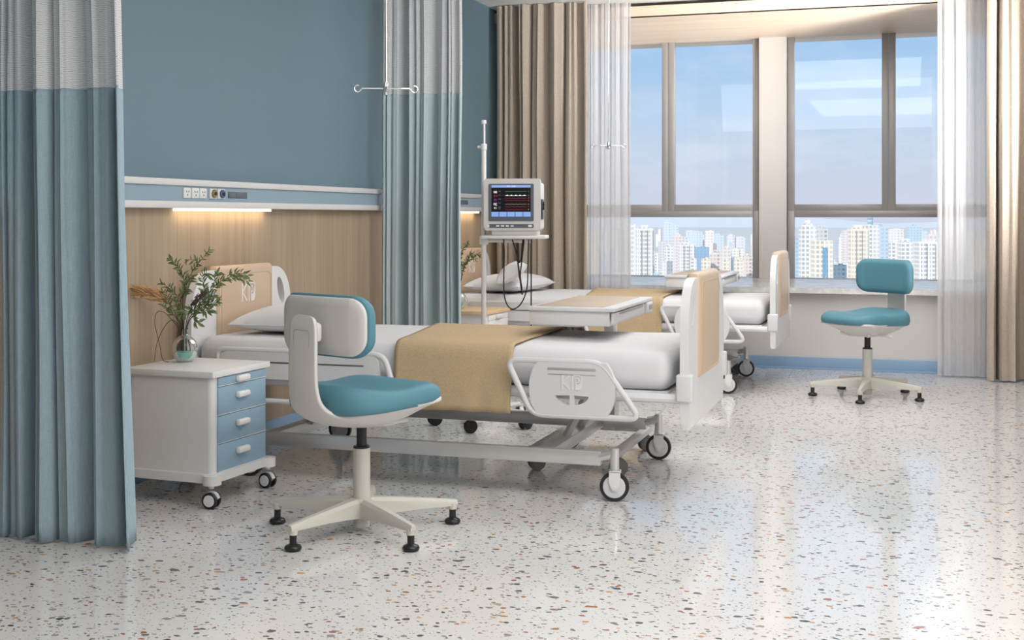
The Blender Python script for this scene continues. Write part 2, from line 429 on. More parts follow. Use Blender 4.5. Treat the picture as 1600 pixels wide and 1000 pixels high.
# wall service rail
rail = thing('service_rail', 'long blue service rail edged in white along the wall above the timber panels', 'wall rail', (WX, 4.2, 0))
y0, y1 = -6.2, 5.25

bm = nb(); box(bm, (.012, (y0+y1)/2, 1.255), (.05, y1-y0, .075)); obj('panel', bm, 'panel_blue', rail, smooth=False)
bm = nb(); box(bm, (.018, (y0+y1)/2, 1.305), (.062, y1-y0, .030), .004); obj('upper_edge', bm, 'rail_white', rail)
bm = nb(); box(bm, (.020, (y0+y1)/2, 1.204), (.066, y1-y0, .032), .004); obj('lower_edge', bm, 'rail_white', rail)

# wall fittings at each bed
XR = WX + .037
PITCH = 3.25
def socket(y, label, kind):
    t = thing('power_socket' if kind == 's' else 'gas_outlet', label, 'socket' if kind == 's' else 'gas outlet', (XR, y, 1.258), 0,
              'power sockets on the wall rail' if kind == 's' else 'gas outlets on the wall rail')
    bm = nb(); box(bm, (.003, 0, 0), (.010, .060, .048), .004); obj('plate', bm, 'socket_face', t)
    if kind == 's':
        bm = nb()
        for yy, zz, a in ((-.009, .006, .4), (.009, .006, -.4), (0, -.009, 0)):
            box(bm, (.0085, yy, zz), (.002, .003, .009), rot=Matrix.Rotation(a, 3, 'X'))
        obj('pin_slots', bm, 'socket_slot', t, smooth=False)
    else:
        bm = nb(); cyl(bm, (.012, 0, 0), .020, .012, 20, 'X', .002); obj('ring', bm, 'gold' if kind == 'g' else 'navy', t)
        bm = nb(); cyl(bm, (.019, 0, 0), .008, .008, 16, 'X', .001); obj('port', bm, 'black', t)
    return t
WH = (('near bed behind the chair', 0), ('far bed beside the beige curtain', PITCH))
for wh, dy in WH:
    for y, lb in ((5.015, 'leftmost'), (5.084, 'middle'), (5.150, 'rightmost')):
        socket(y+dy, 'white wall socket, %s of three above the %s' % (lb, wh), 's')
    socket(5.240+dy, 'round brass coloured gas outlet above the %s' % wh, 'g')
    socket(5.312+dy, 'round navy gas outlet above the %s' % wh, 'n')
    t = thing('display_panel', 'small dark rectangular display set in the rail above the %s' % wh, 'display', (XR, 5.47+dy, 1.255))
    bm = nb(); box(bm, (.001, 0, 0), (.006, .18, .032), .002); obj('screen', bm, 'disp', t)
    bm = nb(); box(bm, (.0045, -.055, 0), (.002, .05, .020)); box(bm, (.0045, .02, 0), (.002, .07, .020)); obj('inset', bm, 'bezel', t)
    t = thing('strip_light', 'warm glowing strip light under the rail above the %s' % wh, 'light', (WX, 5.385+dy, 1.181))
    bm = nb(); box(bm, (.020, 0, .001), (.044, .84, .012), .003); obj('diffuser', bm, 'led', t)
    la = bpy.data.lights.new('strip_glow', 'AREA'); la.shape = 'RECTANGLE'; la.size = .82; la.size_y = .02; la.energy = .45; la.color = (1, .72, .42)
    lo = bpy.data.objects.new('strip_glow', la); COL.objects.link(lo); lo.parent = t; lo.location = (.033, 0, -.007); lo.rotation_euler = (0, R(-14), R(90)); lo.rotation_euler = (R(12), 0, R(90))

# ------------------------------------------------------------------ logo K|P  (drawn in 2D: u right, v up; size ~1 high)
def stroke(bm, pts, w, T, t=.002, plane=None):
    # flat ribbon strokes of width w built as thin boxes through map T(u,v,depth)
    for (a, b) in zip(pts, pts[1:]):
        a = Vector(a); b = Vector(b); d = (b-a); 
        if d.length < 1e-6: continue
        d.normalize(); n = Vector((-d.y, d.x))*w/2; e = d*w*.35
        q = [a-e-n, b+e-n, b+e+n, a-e+n]
        V0 = [bm.verts.new(T(p.x, p.y, 0)) for p in q]; V1 = [bm.verts.new(T(p.x, p.y, t)) for p in q]
        bm.faces.new(V1)
        for i in range(4): bm.faces.new((V0[i], V0[(i+1) % 4], V1[(i+1) % 4], V1[i]))
def kp_logo(T, w=.09, t=.002):
    bm = nb()
    stroke(bm, [(-.62, .42), (-.62, -.42)], w, T, t)
    stroke(bm, [(-.16, .42), (-.60, .0), (-.16, -.42)], w*.8, T, t)
    arc = [(.06, -.45), (.06, .33), (.12, .44), (.22, .47), (.52, .47), (.66, .38), (.70, .22)]
    stroke(bm, arc, w*.7, T, t)
    # solid lower right of the emblem
    poly = [(.28, -.47), (.52, -.47), (.66, -.40), (.72, -.22), (.72, .25), (.64, .25), (.58, .0), (.46, -.10), (.28, -.12)]
    V = [bm.verts.new(T(u, v, t)) for u, v in poly]; bm.faces.new(V)
    ring = [(.28 + (.0 if k < 0 else 0), 0) for k in ()]
    bowl = [(.28, .28), (.40, .28), (.48, .22), (.50, .12), (.46, .03), (.38, -.01), (.28, -.01), (.28, .28)]
    stroke(bm, bowl, w*.6, T, t)
    stroke(bm, [(.28, .28), (.28, -.45)], w*.6, T, t)
    return bm

# ------------------------------------------------------------------ hospital bed (local: x along the bed from the wall, y across)
def rail_poly(n, pts, r): return fillet(pts, r, n, closed=True)
def caster(bed, x, y, rz, big=True):
    c = nb(); o = None
    t0 = thing.__globals__
    col = nb(); cyl(col, (0, 0, .165), .019, .10, 20, 'Z', .003); cyl(col, (0, 0, .122), .023, .012, 20, 'Z', .002)
    post = obj('caster', col, 'steel', bed); post.location = (x, y, 0); post.rotation_euler = (0, 0, rz)
    bm = nb()
    prof = [(-.020, .122), (.026, .122), (.026, .098), (.020, .062), (.008, .046), (-.008, .046), (-.020, .080)]
    prism(bm, [(a+.0, b) for a, b in prof], -.026, -.020, 'XZ'); prism(bm, [(a, b) for a, b in prof], .020, .026, 'XZ')
    box(bm, (.003, 0, .121), (.046, .052, .008), .002)
    cyl(bm, (0, 0, .06), .008, .058, 12, 'Y')
    obj('fork', bm, 'white_metal', post)
    bm = nb(); r = .060
    lathe(bm, [(r-.014, -.0135), (r-.002, -.013), (r, -.006), (r, .006), (r-.002, .013), (r-.014, .0135)], (0, 0, r), 36, 'Y'); obj('tyre', bm, 'tyre', post)
    bm = nb(); lathe(bm, [(.012, -.018), (r-.017, -.016), (r-.013, -.0125), (r-.013, .0125), (r-.017, .016), (.012, .018)], (0, 0, r), 32, 'Y'); obj('wheel_disc', bm, 'rail_plastic', post)
    return post
def end_board(bed, name, x0, logo):
    bm = nb()
    pts = [(-.47, .32)]
    prof = [(-.455, .30), (-.475, .45), (-.475, .62), (-.470, .74), (-.445, .815), (-.40, .868), (-.34, .895), (-.27, .90)]
    left = smooth_path([(a, b, 0) for a, b in prof], 4)
    left = [(p.x, p.y) for p in left]
    poly = left + [(-a, b) for a, b in left[::-1]]
    prism(bm, poly, x0-.018, x0+.018, 'YZ')
    es = [e for e in bm.edges if abs(e.verts[0].co.x-e.verts[1].co.x) < 1e-6]
    bmesh.ops.bevel(bm, geom=es, offset=.009, segments=3, affect='EDGES', profile=.5, clamp_overlap=True)
    o = obj(name, bm, 'plastic', bed, 40)
    cb = nb()
    for s in (-1, 1):
        q = [(s*.365 + (a*.62 - s*b*.30), .775 + (b + s*0*a)) for a, b in [(.055*math.cos(k*PI/10), .068*math.sin(k*PI/10)) for k in range(20)]]
        prism(cb, q, x0-.06, x0+.06, 'YZ')
    boolcut(o, cb)
    bm = nb(); box(bm, (x0, 0, .700), (.062, .53, .436), .022, 4)
    for e in (-1, 1): pass
    p = obj('panel', bm, 'beige', o, 40)
    bm = nb(); rr = rrect(.47, .375, .03, 6, 0, .69)
    for s in (-1, 1):
        pts3 = [(x0+s*.0312, a, b) for a, b in rr]
        tube(bm, pts3, .0022, 6, closed=True)
    obj('seam', bm, plain('seam', (.62, .43, .27), .4) if 'seam' not in bpy.data.materials else bpy.data.materials['seam'], p)
    for s in (-1, 1):
        bm = nb(); box(bm, (x0, s*.462, .468), (.066, .050, .11), .008, 3); obj('bracket', bm, 'rail_plastic', o)
    if logo:
        T = lambda u, v, d: (x0+.0305+d, .01+u*.092, .785+v*.095)
        obj('logo', kp_logo(T, .11, .002), 'logo', p, smooth=False)
    return o
def side_rail(bed, s, foot):
    y = s*.520
    if foot: P = [(1.545, .565), (1.945, .565), (2.105, .345), (1.655, .345)]; cx, w = 1.825, .36
    else: P = [(.19, .565), (1.00, .565), (1.07, .345), (.27, .345)]; cx, w = .60, .66
    bm = nb(); tube(bm, fillet([(a, y, b) for a, b in P], .05, 6, True), .0125, 10, closed=True)
    o = obj('side_rail', bm, 'rail_plastic', bed)
    bm = nb()
    if foot:
        out = []
        for k in range(13):
            a = R(-37.5 + 75*k/12); out.append((cx+.180*math.cos(a), .455+.180*math.sin(a)))
        out = out + [(2*cx-a, b) for a, b in out[::-1]]
    else:
        out = rrect(.76, .115, .03, 5, .60, .500)
    prism(bm, [(a, b) for a, b in out], y-.011, y+.011, 'XZ')
    es = [e for e in bm.edges if abs(e.verts[0].co.y-e.verts[1].co.y) < 1e-6]
    bmesh.ops.bevel(bm, geom=es, offset=.004, segments=2, affect='EDGES', clamp_overlap=True)
    p = obj('panel', bm, 'rail_plastic', o, 40)
    cb = nb()
    if foot:
        for a0, a1 in ((186, 263), (277, 354)):
            q = [(cx+.072*math.cos(R(a0+(a1-a0)*k/8)), .432+.042*math.sin(R(a0+(a1-a0)*k/8))) for k in range(9)]
            q.append((cx+(-.008 if a0 < 200 else .008), .430))
            prism(cb, q, y-.05, y+.05, 'XZ')
    else:
        cb.free(); cb = None
    if cb: boolcut(p, cb)
    bm = nb(); yo = y + s*.0115
    if foot:
        box(bm, (cx, yo, .535), (.20, .002, .010), .0008); box(bm, (cx, yo, .513), (.20, .002, .004), .0008)
        obj('groove', bm, 'groove', p)
        T = lambda u, v, d: (cx+s*-1*u*.062+.0, yo+s*d, .482+v*.062)
        obj('logo', kp_logo(T, .10, .002), 'logo_soft', p, smooth=False)
    else:
        box(bm, (.60, yo, .515), (.62, .003, .006), .0008)
        obj('groove', bm, 'dark_slot', p)
    # link arms to the frame
    for ax in ((1.72, 1.93) if foot else (.40, .85)):
        bm = nb(); tube(bm, [(ax, y, .448 if not foot else .40), (ax, s*.455, .42)], .010, 8)
        obj('arm', bm, 'rail_plastic', o)
    return o
def soft_box(bm, x0, x1, y0, y1, z0, z1, amp=.004, seed=0, n=(40, 22, 6)):
    vs = box(bm, ((x0+x1)/2, (y0+y1)/2, (z0+z1)/2), (x1-x0, y1-y0, z1-z0), .055, 5)
def mattress(bed):
    x0, x1, hy, z0, z1 = .055, 2.215, .455, .448, .607
    bm = nb()
    nu, nv = 90, 64
    hz = (z1-z0)/2; r = .06
    rr = rrect(2*hy, z1-z0, r, 7, 0, (z0+z1)/2)
    # insert extra points along long edges
    ring = []
    for i, p in enumerate(rr):
        q = rr[(i+1) % len(rr)]; d = math.hypot(q[0]-p[0], q[1]-p[1]); k = max(1, int(d/.03))
        for j in range(k): ring.append((p[0]+(q[0]-p[0])*j/k, p[1]+(q[1]-p[1])*j/k))
    xs = []; 
    for i in range(9):
        a = i/8*PI/2; xs.append((x0+.05*(1-math.sin(a)) if False else x0+.05*(1-math.cos(a)), 1-(1-math.sin(a))*.0))
    stations = []
    rc = .055
    for i in range(7):
        a = PI/2*i/6; stations.append((x0+rc*(1-math.cos(PI/2-a)) if False else x0+rc*(1-math.cos(a)) , rc*(1-math.sin(a))))
    stations = [(x0+rc*(1-math.sin(PI/2*(1-i/6))), rc*(1-math.cos(PI/2*(1-i/6)))) for i in range(7)]
    mid = [(x0+rc+(x1-x0-2*rc)*i/60, 0) for i in range(1, 60)]
    end = [(x0+x1-a, b) for a, b in stations[::-1]]
    st_ = stations+mid+end; rings = []
    zc = (z0+z1)/2
    for (x, ins) in st_:
        rg = []
        for (yy, zz) in ring:
            ky = max(0, (abs(yy)-ins))/abs(yy) if abs(yy) > 1e-6 else 1
            y2 = yy*(1-ins/hy); z2 = zc+(zz-zc)*(1-ins/hz)
            n1 = noise.noise(Vector((x*2.2, y2*5, z2*4)))*.0055 + noise.noise(Vector((x*9, y2*3, z2*8)))*.0022
            e = Vector((0, y2, (z2-zc)*3)); e = e.normalized() if e.length > 0 else e
            rg.append(bm.verts.new((x, y2+e.y*n1, z2+e.z*n1)))
        rings.append(rg)
    for A, B in zip(rings, rings[1:]):
        for k in range(len(A)): bm.faces.new((A[k], A[(k+1) % len(A)], B[(k+1) % len(A)], B[k]))
    bm.faces.new(rings[0][::-1]); bm.faces.new(rings[-1])
    return obj('mattress', bm, 'sheet', bed, 80)
def make_bed():
    b = thing('hospital_bed', 'white hospital bed nearest the camera, behind the front teal chair', 'hospital bed', (-.005, 5.44, 0), 0, 'hospital beds')
    end_board(b, 'headboard', .022, True); end_board(b, 'footboard', 2.272, False)
    mattress(b)
    bm = nb()
    for s in (-1, 1): tube(bm, [(.04, s*.455, .424), (2.255, s*.455, .424)], .020, 10)
    for x in (.15, .6, 1.05, 1.5, 2.1): box(bm, (x, 0, .425), (.04, .90, .025))
    box(bm, (1.13, 0, .441), (2.14, .86, .012), .003)
    obj('frame', bm, 'plastic', b)
    for s in (-1, 1):
        side_rail(b, s, True); side_rail(b, s, False)
    bm = nb()
    for s in (-1, 1):
        box(bm, (1.155, s*.455, .170), (1.55, .035, .058), .004)
        for x in (.33, 1.985): tube(bm, [(1.155+(x-1.155)*.925, s*.455, .175), (x, s*.455, .192)], .021, 8)
    box(bm, (.42, 0, .170), (.06, .90, .05), .004); box(bm, (1.69, 0, .170), (.07, .90, .05), .004)
    obj('base_frame', bm, 'steel', b)
    for x0, x1 in ((1.69, 1.80), (.45, .62)):
        bm = nb()
        for s in (-1, 1): tube(bm, [(x0, s*.12, .19), (x1, s*.12, .405)], .018, 8)
        tube(bm, [(x1, -.16, .408), (x1, .16, .408)], .016, 8)
        obj('lift_arm', bm, 'grey_paint', b)
    for x in (.33, 1.985):
        for s in (-1, 1): caster(b, x, s*.46, R(8 if s < 0 else 4))
    return b
bed = make_bed()
bed2 = dup(bed, None, (-.005, 5.44+PITCH, 0), 0, 'white hospital bed farther away, beside the window bay')

# pillow
def pillow(name, label, loc, rz, sx, sy, h, seed, grp):
    bm = nb()
    n = 30
    def f(sgn):
        def g(u, v):
            a, c = u*2-1, v*2-1
            pinch = 1 - .07*(1-abs(c)**2)*abs(a)**3; pinch2 = 1 - .09*(1-abs(a)**2)*abs(c)**3
            e = max(0, (1-abs(a)**2.6))*max(0, (1-abs(c)**2.6)); zz = h*e**.42
            wr = noise.noise(Vector((a*2.1+seed, c*2.1, seed)))*.012*e**.5 + noise.noise(Vector((a*6, c*6, seed+3)))*.004*e**.5
            return (a*sx/2*pinch, c*sy/2*pinch2, (zz*.62+wr if sgn > 0 else -zz*.34) + .004*abs(a*c)**2)
        return g
    grid(bm, n, n, f(1)); grid(bm, n, n, f(-1))
    bmesh.ops.remove_doubles(bm, verts=bm.verts[:], dist=.0005)
    t = thing(name, label, 'pillow', loc, rz, grp)
    o = obj('cover', bm, 'pillow', t, 80)
    bm = nb()
    seam = []
    for k in range(80):
        q = k/80*4; s_, w = int(q), (q % 1)*2-1
        a, c = [(w, -1), (1, w), (-w, 1), (-1, -w)][s_]
        pinch = 1 - .07*(1-abs(c)**2)*abs(a)**3; pinch2 = 1 - .09*(1-abs(a)**2)*abs(c)**3
        seam.append((a*sx/2*pinch, c*sy/2*pinch2, .004*abs(a*c)**2))
    tube(bm, seam, .003, 6, closed=True); obj('piping', bm, 'pillow', t)
    return t
pw = pillow('pillow', 'plump white pillow at the head of the near bed', (.345, 5.45, .656), R(3), .42, .72, .13, 1, 'pillows on the beds')
p2 = dup(pw, None, (.34, 5.46+PITCH, .656), R(-5), 'plump white pillow lying flat at the head of the far bed')
pillow('pillow', 'small white cushion leaning on the big pillow of the far bed', (.50, 8.26, .755), R(20), .20, .30, .11, 5, 'pillows on the beds').rotation_euler = (0, R(-35), R(8))

# blanket runner
def blanket(label, yoff, seed, near, far, zb):
    t = None
    hy, zt = .462, .613
    path = []
    prof = [(-hy-.022, zb), (-hy-.020, zb+.08), (-hy-.013, .50), (-hy-.008, .56)]
    for k in range(7):
        a = R(180-90*k/6); path.append((-hy+.048+.056*math.cos(a), .558+.056*math.sin(a)))
    P = prof[:-1] + path; 
    Lp = P + [(y, .6145) for y in [(-.40+.8*i/26) for i in range(1, 26)]] + [(-a, b) for a, b in P[::-1]]
    # densify
    Q = []
    for a, b in zip(Lp, Lp[1:]):
        d = math.hypot(b[0]-a[0], b[1]-a[1]); k = max(1, int(d/.025))
        for j in range(k): Q.append((a[0]+(b[0]-a[0])*j/k, a[1]+(b[1]-a[1])*j/k))
    Q.append(Lp[-1])
    bm = nb(); nu = 26
    def f(u, v):
        i = min(len(Q)-1, round(v*(len(Q)-1))); y, zz = Q[i]
        tt = min(1, max(0, (y+hy)/(2*hy)))
        xa = near[0]*(1-tt)+far[0]*tt; xb = near[1]*(1-tt)+far[1]*tt
        x = xa+(xb-xa)*u
        hang = max(0, .56-zz)/.25
        s = -1 if y < 0 else 1
        fold = (math.sin(u*13+seed)*.5+math.sin(u*29+seed*2)*.35)*.007*hang
        top = (noise.noise(Vector((x*4, y*4, seed)))*.004+.001) if hang <= 0 else 0
        if 0 <= hang and zz < zb+.03: zz += noise.noise(Vector((u*5, seed, 0)))*.006
        return (x + noise.noise(Vector((y*4, zz*4, u*2)))*.006, y + s*max(fold+.003, -.002), zz+max(0, top))
    grid(bm, nu, len(Q)-1, f)
    o = obj('blanket', bm, 'blanket', None, 80)
    solid(o, .006, 1); o.location = (-.005, yoff, 0)
    tag(o, label, 'blanket', 'tan blankets on the beds'); return o
bl = blanket('tan woven blanket draped across the near bed', 5.44, 1.0, (1.03, 1.555), (.87, 1.53), .338)
bl2 = dup(bl, None, (-.005, 5.44+PITCH, 0), 0, 'tan woven blanket draped across the far bed')

# ------------------------------------------------------------------ overbed table
def small_caster(parent, x, y, r, fm, wm, rz=0, dm=None, top=None, tw=True):
    bm = nb(); top = top or (2*r+.012)
    cyl(bm, (0, 0, top-.008), r*.35, .016, 12)
    pr = [(r*1.02*math.cos(R(a)), r+r*1.06*math.sin(R(a))) for a in range(15, 151, 15)]
    pr = pr + [(r*-.2, r*.9), (r*.3, r*.7)]
    prism(bm, pr, -r*.30, r*.30, 'XZ')
    c = obj('caster', bm, fm, parent, 40); c.location = (x, y, 0); c.rotation_euler = (0, 0, rz)
    for s in (-1, 1):
        bm = nb(); w = r*.36; b = s*r*.52
        lathe(bm, [(r*.55, b-w/2), (r-.004, b-w/2), (r, b-w/2+.004), (r, b+w/2-.004), (r-.004, b+w/2), (r*.55, b+w/2)], (0, 0, r), 28, 'Y')
        wo = obj('wheel', bm, wm, c)
        if dm:
            bm = nb(); lathe(bm, [(r*.2, b+s*w*.5), (r*.70, b+s*w*.5), (r*.68, b+s*(w*.5+.002)), (r*.2, b+s*(w*.5+.003))], (0, 0, r), 24, 'Y'); obj('hub_cap', bm, dm, wo)
    return c
def make_table():
    t = thing('overbed_table', 'white overbed table with pale wooden top reaching over the near bed', 'table', (1.69, 5.79, 0), 0, 'overbed tables')
    W, D = .40, .84
    bm = nb(); box(bm, (0, 0, .741), (W, D, .018), .005, 3); obj('table_rim', bm, 'plastic', t)
    bm = nb(); box(bm, (-.012, 0, .7505), (W-.09, D-.08, .004), .001); obj('table_top', bm, 'wood_top', t)
    bm = nb()
    box(bm, (-.010, .0, .700), (W-.035, D-.03, .064), .004)
    tr = obj('tray_body', bm, 'plastic', t)
    bm = nb(); box(bm, (.186, -.07, .704), (.014, .66, .046), .004); dr = obj('drawer', bm, 'plastic', t)
    bm = nb(); box(bm, (.195, -.05, .722), (.004, .50, .012), .001); obj('finger_slot', bm, 'groove', dr)
    bm = nb(); box(bm, (.196, .33, .704), (.022, .12, .050), .005); h = obj('handle', bm, 'plastic', t)
    bm = nb(); box(bm, (.2075, .33, .706), (.003, .08, .024), .001); obj('recess', bm, 'groove', h)
    bm = nb(); box(bm, (0, .12, .660), (.10, .56, .016), .003); obj('support_arm', bm, 'white_metal', t)
    bm = nb(); box(bm, (0, .355, .45), (.050, .085, .42), .006); obj('column', bm, 'white_metal', t)
    bm = nb(); box(bm, (0, .355, .22), (.064, .10, .26), .006); obj('column_sleeve', bm, 'grey_paint', t)
    bm = nb(); box(bm, (0, .355, .105), (.42, .07, .035), .006)
    for s in (-1, 1): box(bm, (s*.19, .01, .102), (.045, .74, .030), .008)
    obj('base', bm, 'grey_paint', t)
    for s in (-1, 1):
        for y in (-.30, .31): small_caster(t, s*.19, y, .038, 'grey_caster', 'grey_caster', R(30), 'grey_caster', top=.09)
    return t
tb = make_table()
dup(tb, None, (1.700, 8.97, 0), 0, 'white overbed table reaching over the far bed in front of the window')

# ------------------------------------------------------------------ bedside cabinet
def make_cabinet(top):
    t = thing('bedside_cabinet', 'white bedside cabinet with blue drawers holding the vase, front left', 'cabinet', (.303, 4.589, 0), R(-3.3), 'bedside cabinets')
    Dp, W = .43, .42
    bm = nb(); box(bm, (0, 0, .5245), (Dp, W, .025), .003, 2); obj('top', bm, top, t)
    bm = nb(); prism(bm, rrect(Dp-.03, W-.03, .022, 5), .13, .512, 'XY'); body = obj('body', bm, 'cab_white', t)
    bm = nb(); prism(bm, rrect(Dp+.012, W+.012, .012, 4), .098, .132, 'XY')
    for sx in (-1, 1):
        for sy in (-1, 1): prism(bm, [(a+sx*.205, b+sy*.200) for a, b in rrect(.07, .07, .032, 6)], .092, .130, 'XY')
    obj('plinth', bm, 'cab_white', t)
    xf = (Dp-.03)/2
    zs = [(.475, .508), (.360, .470), (.247, .355), (.134, .242)]
    for i, (a, b) in enumerate(zs):
        bm = nb(); box(bm, (xf+.002, .012, (a+b)/2), (.012, W-.075, b-a), .0015); d = obj('drawer' if i else 'pull_out_tray', bm, 'cab_blue', t)
        bm = nb(); box(bm, (xf+.007, .012, a-.0005), (.004, W-.075, .002)); obj('edge_trim', bm, 'logo', d, smooth=False)
        bm = nb(); zc = (a+b)/2+.012 if i else .492
        box(bm, (xf+.018, .0, zc), (.024, .084, .026), .009, 4); obj('handle', bm, 'cab_white', d)
    for sx in (-1, 1):
        for sy in (-1, 1): small_caster(t, sx*.205, sy*.205, .033, 'plastic', 'black', R((12, 25, 8, -5)[(sx+1)+(sy+1)//2]), 'plastic', top=.094)
    return t
cab = make_cabinet('cab_white')
c2 = dup(cab, None, (.300, 7.93, 0), R(-3.3), 'bedside cabinet with pale wooden top standing beside the far bed')
for ch in c2.children:
    if ch.name.startswith('top'):
        ch.data = ch.data.copy(); ch.data.materials[0] = M['wood_cab']
    if ch.name.startswith(('drawer', 'pull')):
        ch.data = ch.data.copy(); ch.data.materials[0] = M['cab_white']

# ------------------------------------------------------------------ task chair  (local: +x = forward)
def make_chair(base_rot):
    t = thing('task_chair', '', 'chair')
    bm = nb()
    # five armed base
    for k in range(5):
        a = base_rot + k*2*PI/5; ca, sa = math.cos(a), math.sin(a)
        secs = [(.02, .056, .052, .124), (.10, .044, .060, .118), (.22, .034, .066, .106), (.345, .026, .068, .092), (.362, .022, .070, .089)]
        rings = []
        for (r, w, z0, z1) in secs:
            pr = [(-w/2, z0), (w/2, z0), (w/2, z1-.012), (w*.30, z1), (-w*.30, z1), (-w/2, z1-.012)]
            rings.append([bm.verts.new((r*ca-p*sa, r*sa+p*ca, zz)) for p, zz in pr])
        for A, B in zip(rings, rings[1:]):
            for q in range(6): bm.faces.new((A[q], A[(q+1) % 6], B[(q+1) % 6], B[q]))
        bm.faces.new(rings[0][::-1]); bm.faces.new(rings[-1])
        cyl(bm, (.345*ca, .345*sa, .066), .0155, .022, 16)
    cyl(bm, (0, 0, .088), .048, .070, 28, 'Z', .006); cyl(bm, (0, 0, .040), .030, .05, 20, 'Z', .003)
    obj('base', bm, 'cream', t, 30)
    for k in range(5):
        a = base_rot + k*2*PI/5
        bm = nb(); lathe(bm, [(.0125, .060), (.0125, .024), (.017, .022), (.026, .018), (.030, .012), (.030, .007), (.026, .001), (.020, 0)][::-1], (.345*math.cos(a), .345*math.sin(a), 0), 24)
        obj('glide', bm, 'black', t)
    bm = nb(); cyl(bm, (0, 0, .205), .0315, .20, 28, 'Z', .003); obj('column', bm, 'cream', t)
    bm = nb(); cyl(bm, (0, 0, .34), .019, .09, 20); cyl(bm, (0, 0, .307), .031, .010, 24, 'Z', .003); obj('gas_lift', bm, 'black', t)
    # J shaped shell: (x, z, half width, edge lift)
    st_ = [(-.262, .802, .020, 0), (-.263, .798, .046, 0), (-.265, .786, .060, .001), (-.267, .765, .066, .002), (-.269, .72, .068, .003), (-.271, .66, .069, .004),
           (-.272, .59, .070, .005), (-.270, .54, .072, .007), (-.261, .496, .080, .010), (-.238, .458, .098, .018), (-.196, .431, .126, .030), (-.13, .412, .164, .060),
           (-.05, .400, .194, .080), (.02, .397, .210, .088), (.09, .408, .216, .080), (.15, .432, .214, .058), (.195, .457, .206, .030), (.232, .478, .184, .006)]
    # smooth
    S4 = []
    n = len(st_)
    for i in range(n-1):
        p0, p1, p2, p3 = st_[max(0, i-1)], st_[i], st_[i+1], st_[min(n-1, i+2)]
        for k in range(4):
            q = k/4
            S4.append(tuple(.5*((2*b)+(-a+c)*q+(2*a-5*b+4*c-d)*q*q+(-a+3*b-3*c+d)*q**3) for a, b, c, d in zip(p0, p1, p2, p3)))
    S4.append(st_[-1])
    bm = nb(); m_ = len(S4)-1
    def f(u, v):
        i = round(u*m_); x, z, w, e = S4[i]
        a = S4[max(0, i-1)]; b = S4[min(m_, i+1)]
        tx, tz = b[0]-a[0], b[1]-a[1]; l = math.hypot(tx, tz); nx, nz_ = -tz/l, tx/l    # left normal of travel
        c = v*2-1; lift = e*abs(c)**2.6
        return (x+nx*lift, c*w, z+nz_*lift)
    grid(bm, m_, 22, f)
    sh = obj('shell', bm, 'greige', t, 60); solid(sh, .014, 1)
    # ribs below
    bm = nb()
    for s in (-1, 1): tube(bm, smooth_path([(.02, s*.03, .392), (.08, s*.08, .396), (.12, s*.12, .405)], 6), [.012]*7+[.008]*6, 8)
    cyl(bm, (0, 0, .392), .040, .02, 20, 'Z', .005)
    obj('rib', bm, 'greige', sh)
    bm = nb(); tube(bm, [(.03, .06, .398), (.04, .20, .40)], .006, 8); tube(bm, [(.04, .20, .40), (.04, .245, .402)], .010, 8); obj('lever', bm, 'greige', t)
    # seat cushion
    bm = nb(); nr, na = 16, 64
    def sup(a, hx, hy, p=3.2):
        c, s = math.cos(a), math.sin(a)
        r = (abs(c)**p + abs(s)**p)**(-1/p); return r*c*hx, r*s*hy
    prof = [(0.0, 1.0)] + [(k/10, 1) for k in range(1, 9)] 
    rings = []
    lay = [(k/12*.86, 1.0) for k in range(1, 13)] + [(.93, .90), (.975, .70), (.998, .42), (1.0, .15), (.985, -.10), (.95, -.22)]
    for (rr_, hh) in lay:
        ring = []
        for k in range(na):
            x, y = sup(2*PI*k/na, .256, .228)
            x *= rr_; y *= rr_
            zt = .548 - .016*math.exp(-((x+.02)/.12)**2) - .022*max(0, (x-.06)/.18)**2*1.0 + .014*max(0, (-x-.10)/.13)**1.5
            dish = -.010*math.exp(-(y/.12)**2)*math.exp(-((x+.04)/.14)**2)
            zb = .478 + .035*x
            zz = zb + (zt+dish-zb)*hh if hh > 0 else zb + hh*.06
            ring.append(bm.verts.new((x+.020, y, zz)))
        rings.append(ring)
    c0 = bm.verts.new((.020, 0, rings[0][0].co.z-.001))
    for k in range(na): bm.faces.new((c0, rings[0][k], rings[0][(k+1) % na]))
    for A, B in zip(rings, rings[1:]):
        for k in range(na): bm.faces.new((A[k], B[k], B[(k+1) % na], A[(k+1) % na]))
    bm.faces.new(rings[-1][::-1])
    obj('seat', bm, 'teal', t, 80)
    # backrest: cushion and shell, curved about the vertical
    def plate(name, w, h, r, x0, thick, matn, zc, puff, front, par):
        bm = nb(); out = rrect(w, h, r, 8, 0, 0); nl = 10
        def curve(y): return .30*y*y*2.6
        layers = []
        def ring(scale, dx):
            rg = []
            for (a, b) in out:
                y = a*scale if abs(a) > 0 else 0; zz = b*scale
                rg.append(bm.verts.new((x0+curve(y)+dx, y, zc+zz))) 
            return rg
        def inset(d, dx):
            o2 = rrect(w-2*d, h-2*d, max(.004, r-d), 8, 0, 0)
            return [bm.verts.new((x0+curve(a)+dx, a, zc+b)) for a, b in o2]
        seq = [inset(.004, 0), inset(0, .004), inset(0, thick-puff), inset(puff*.3, thick-puff*.35), inset(puff, thick)]
        for d in (.03, .05): seq.append(inset(d, thick+.002))
        back = [inset(.03, -.001), inset(.05, -.001)]
        seq = back[::-1]+seq
        for A, B in zip(seq, seq[1:]):
            for k in range(len(A)): bm.faces.new((A[k], A[(k+1) % len(A)], B[(k+1) % len(A)], B[k]))
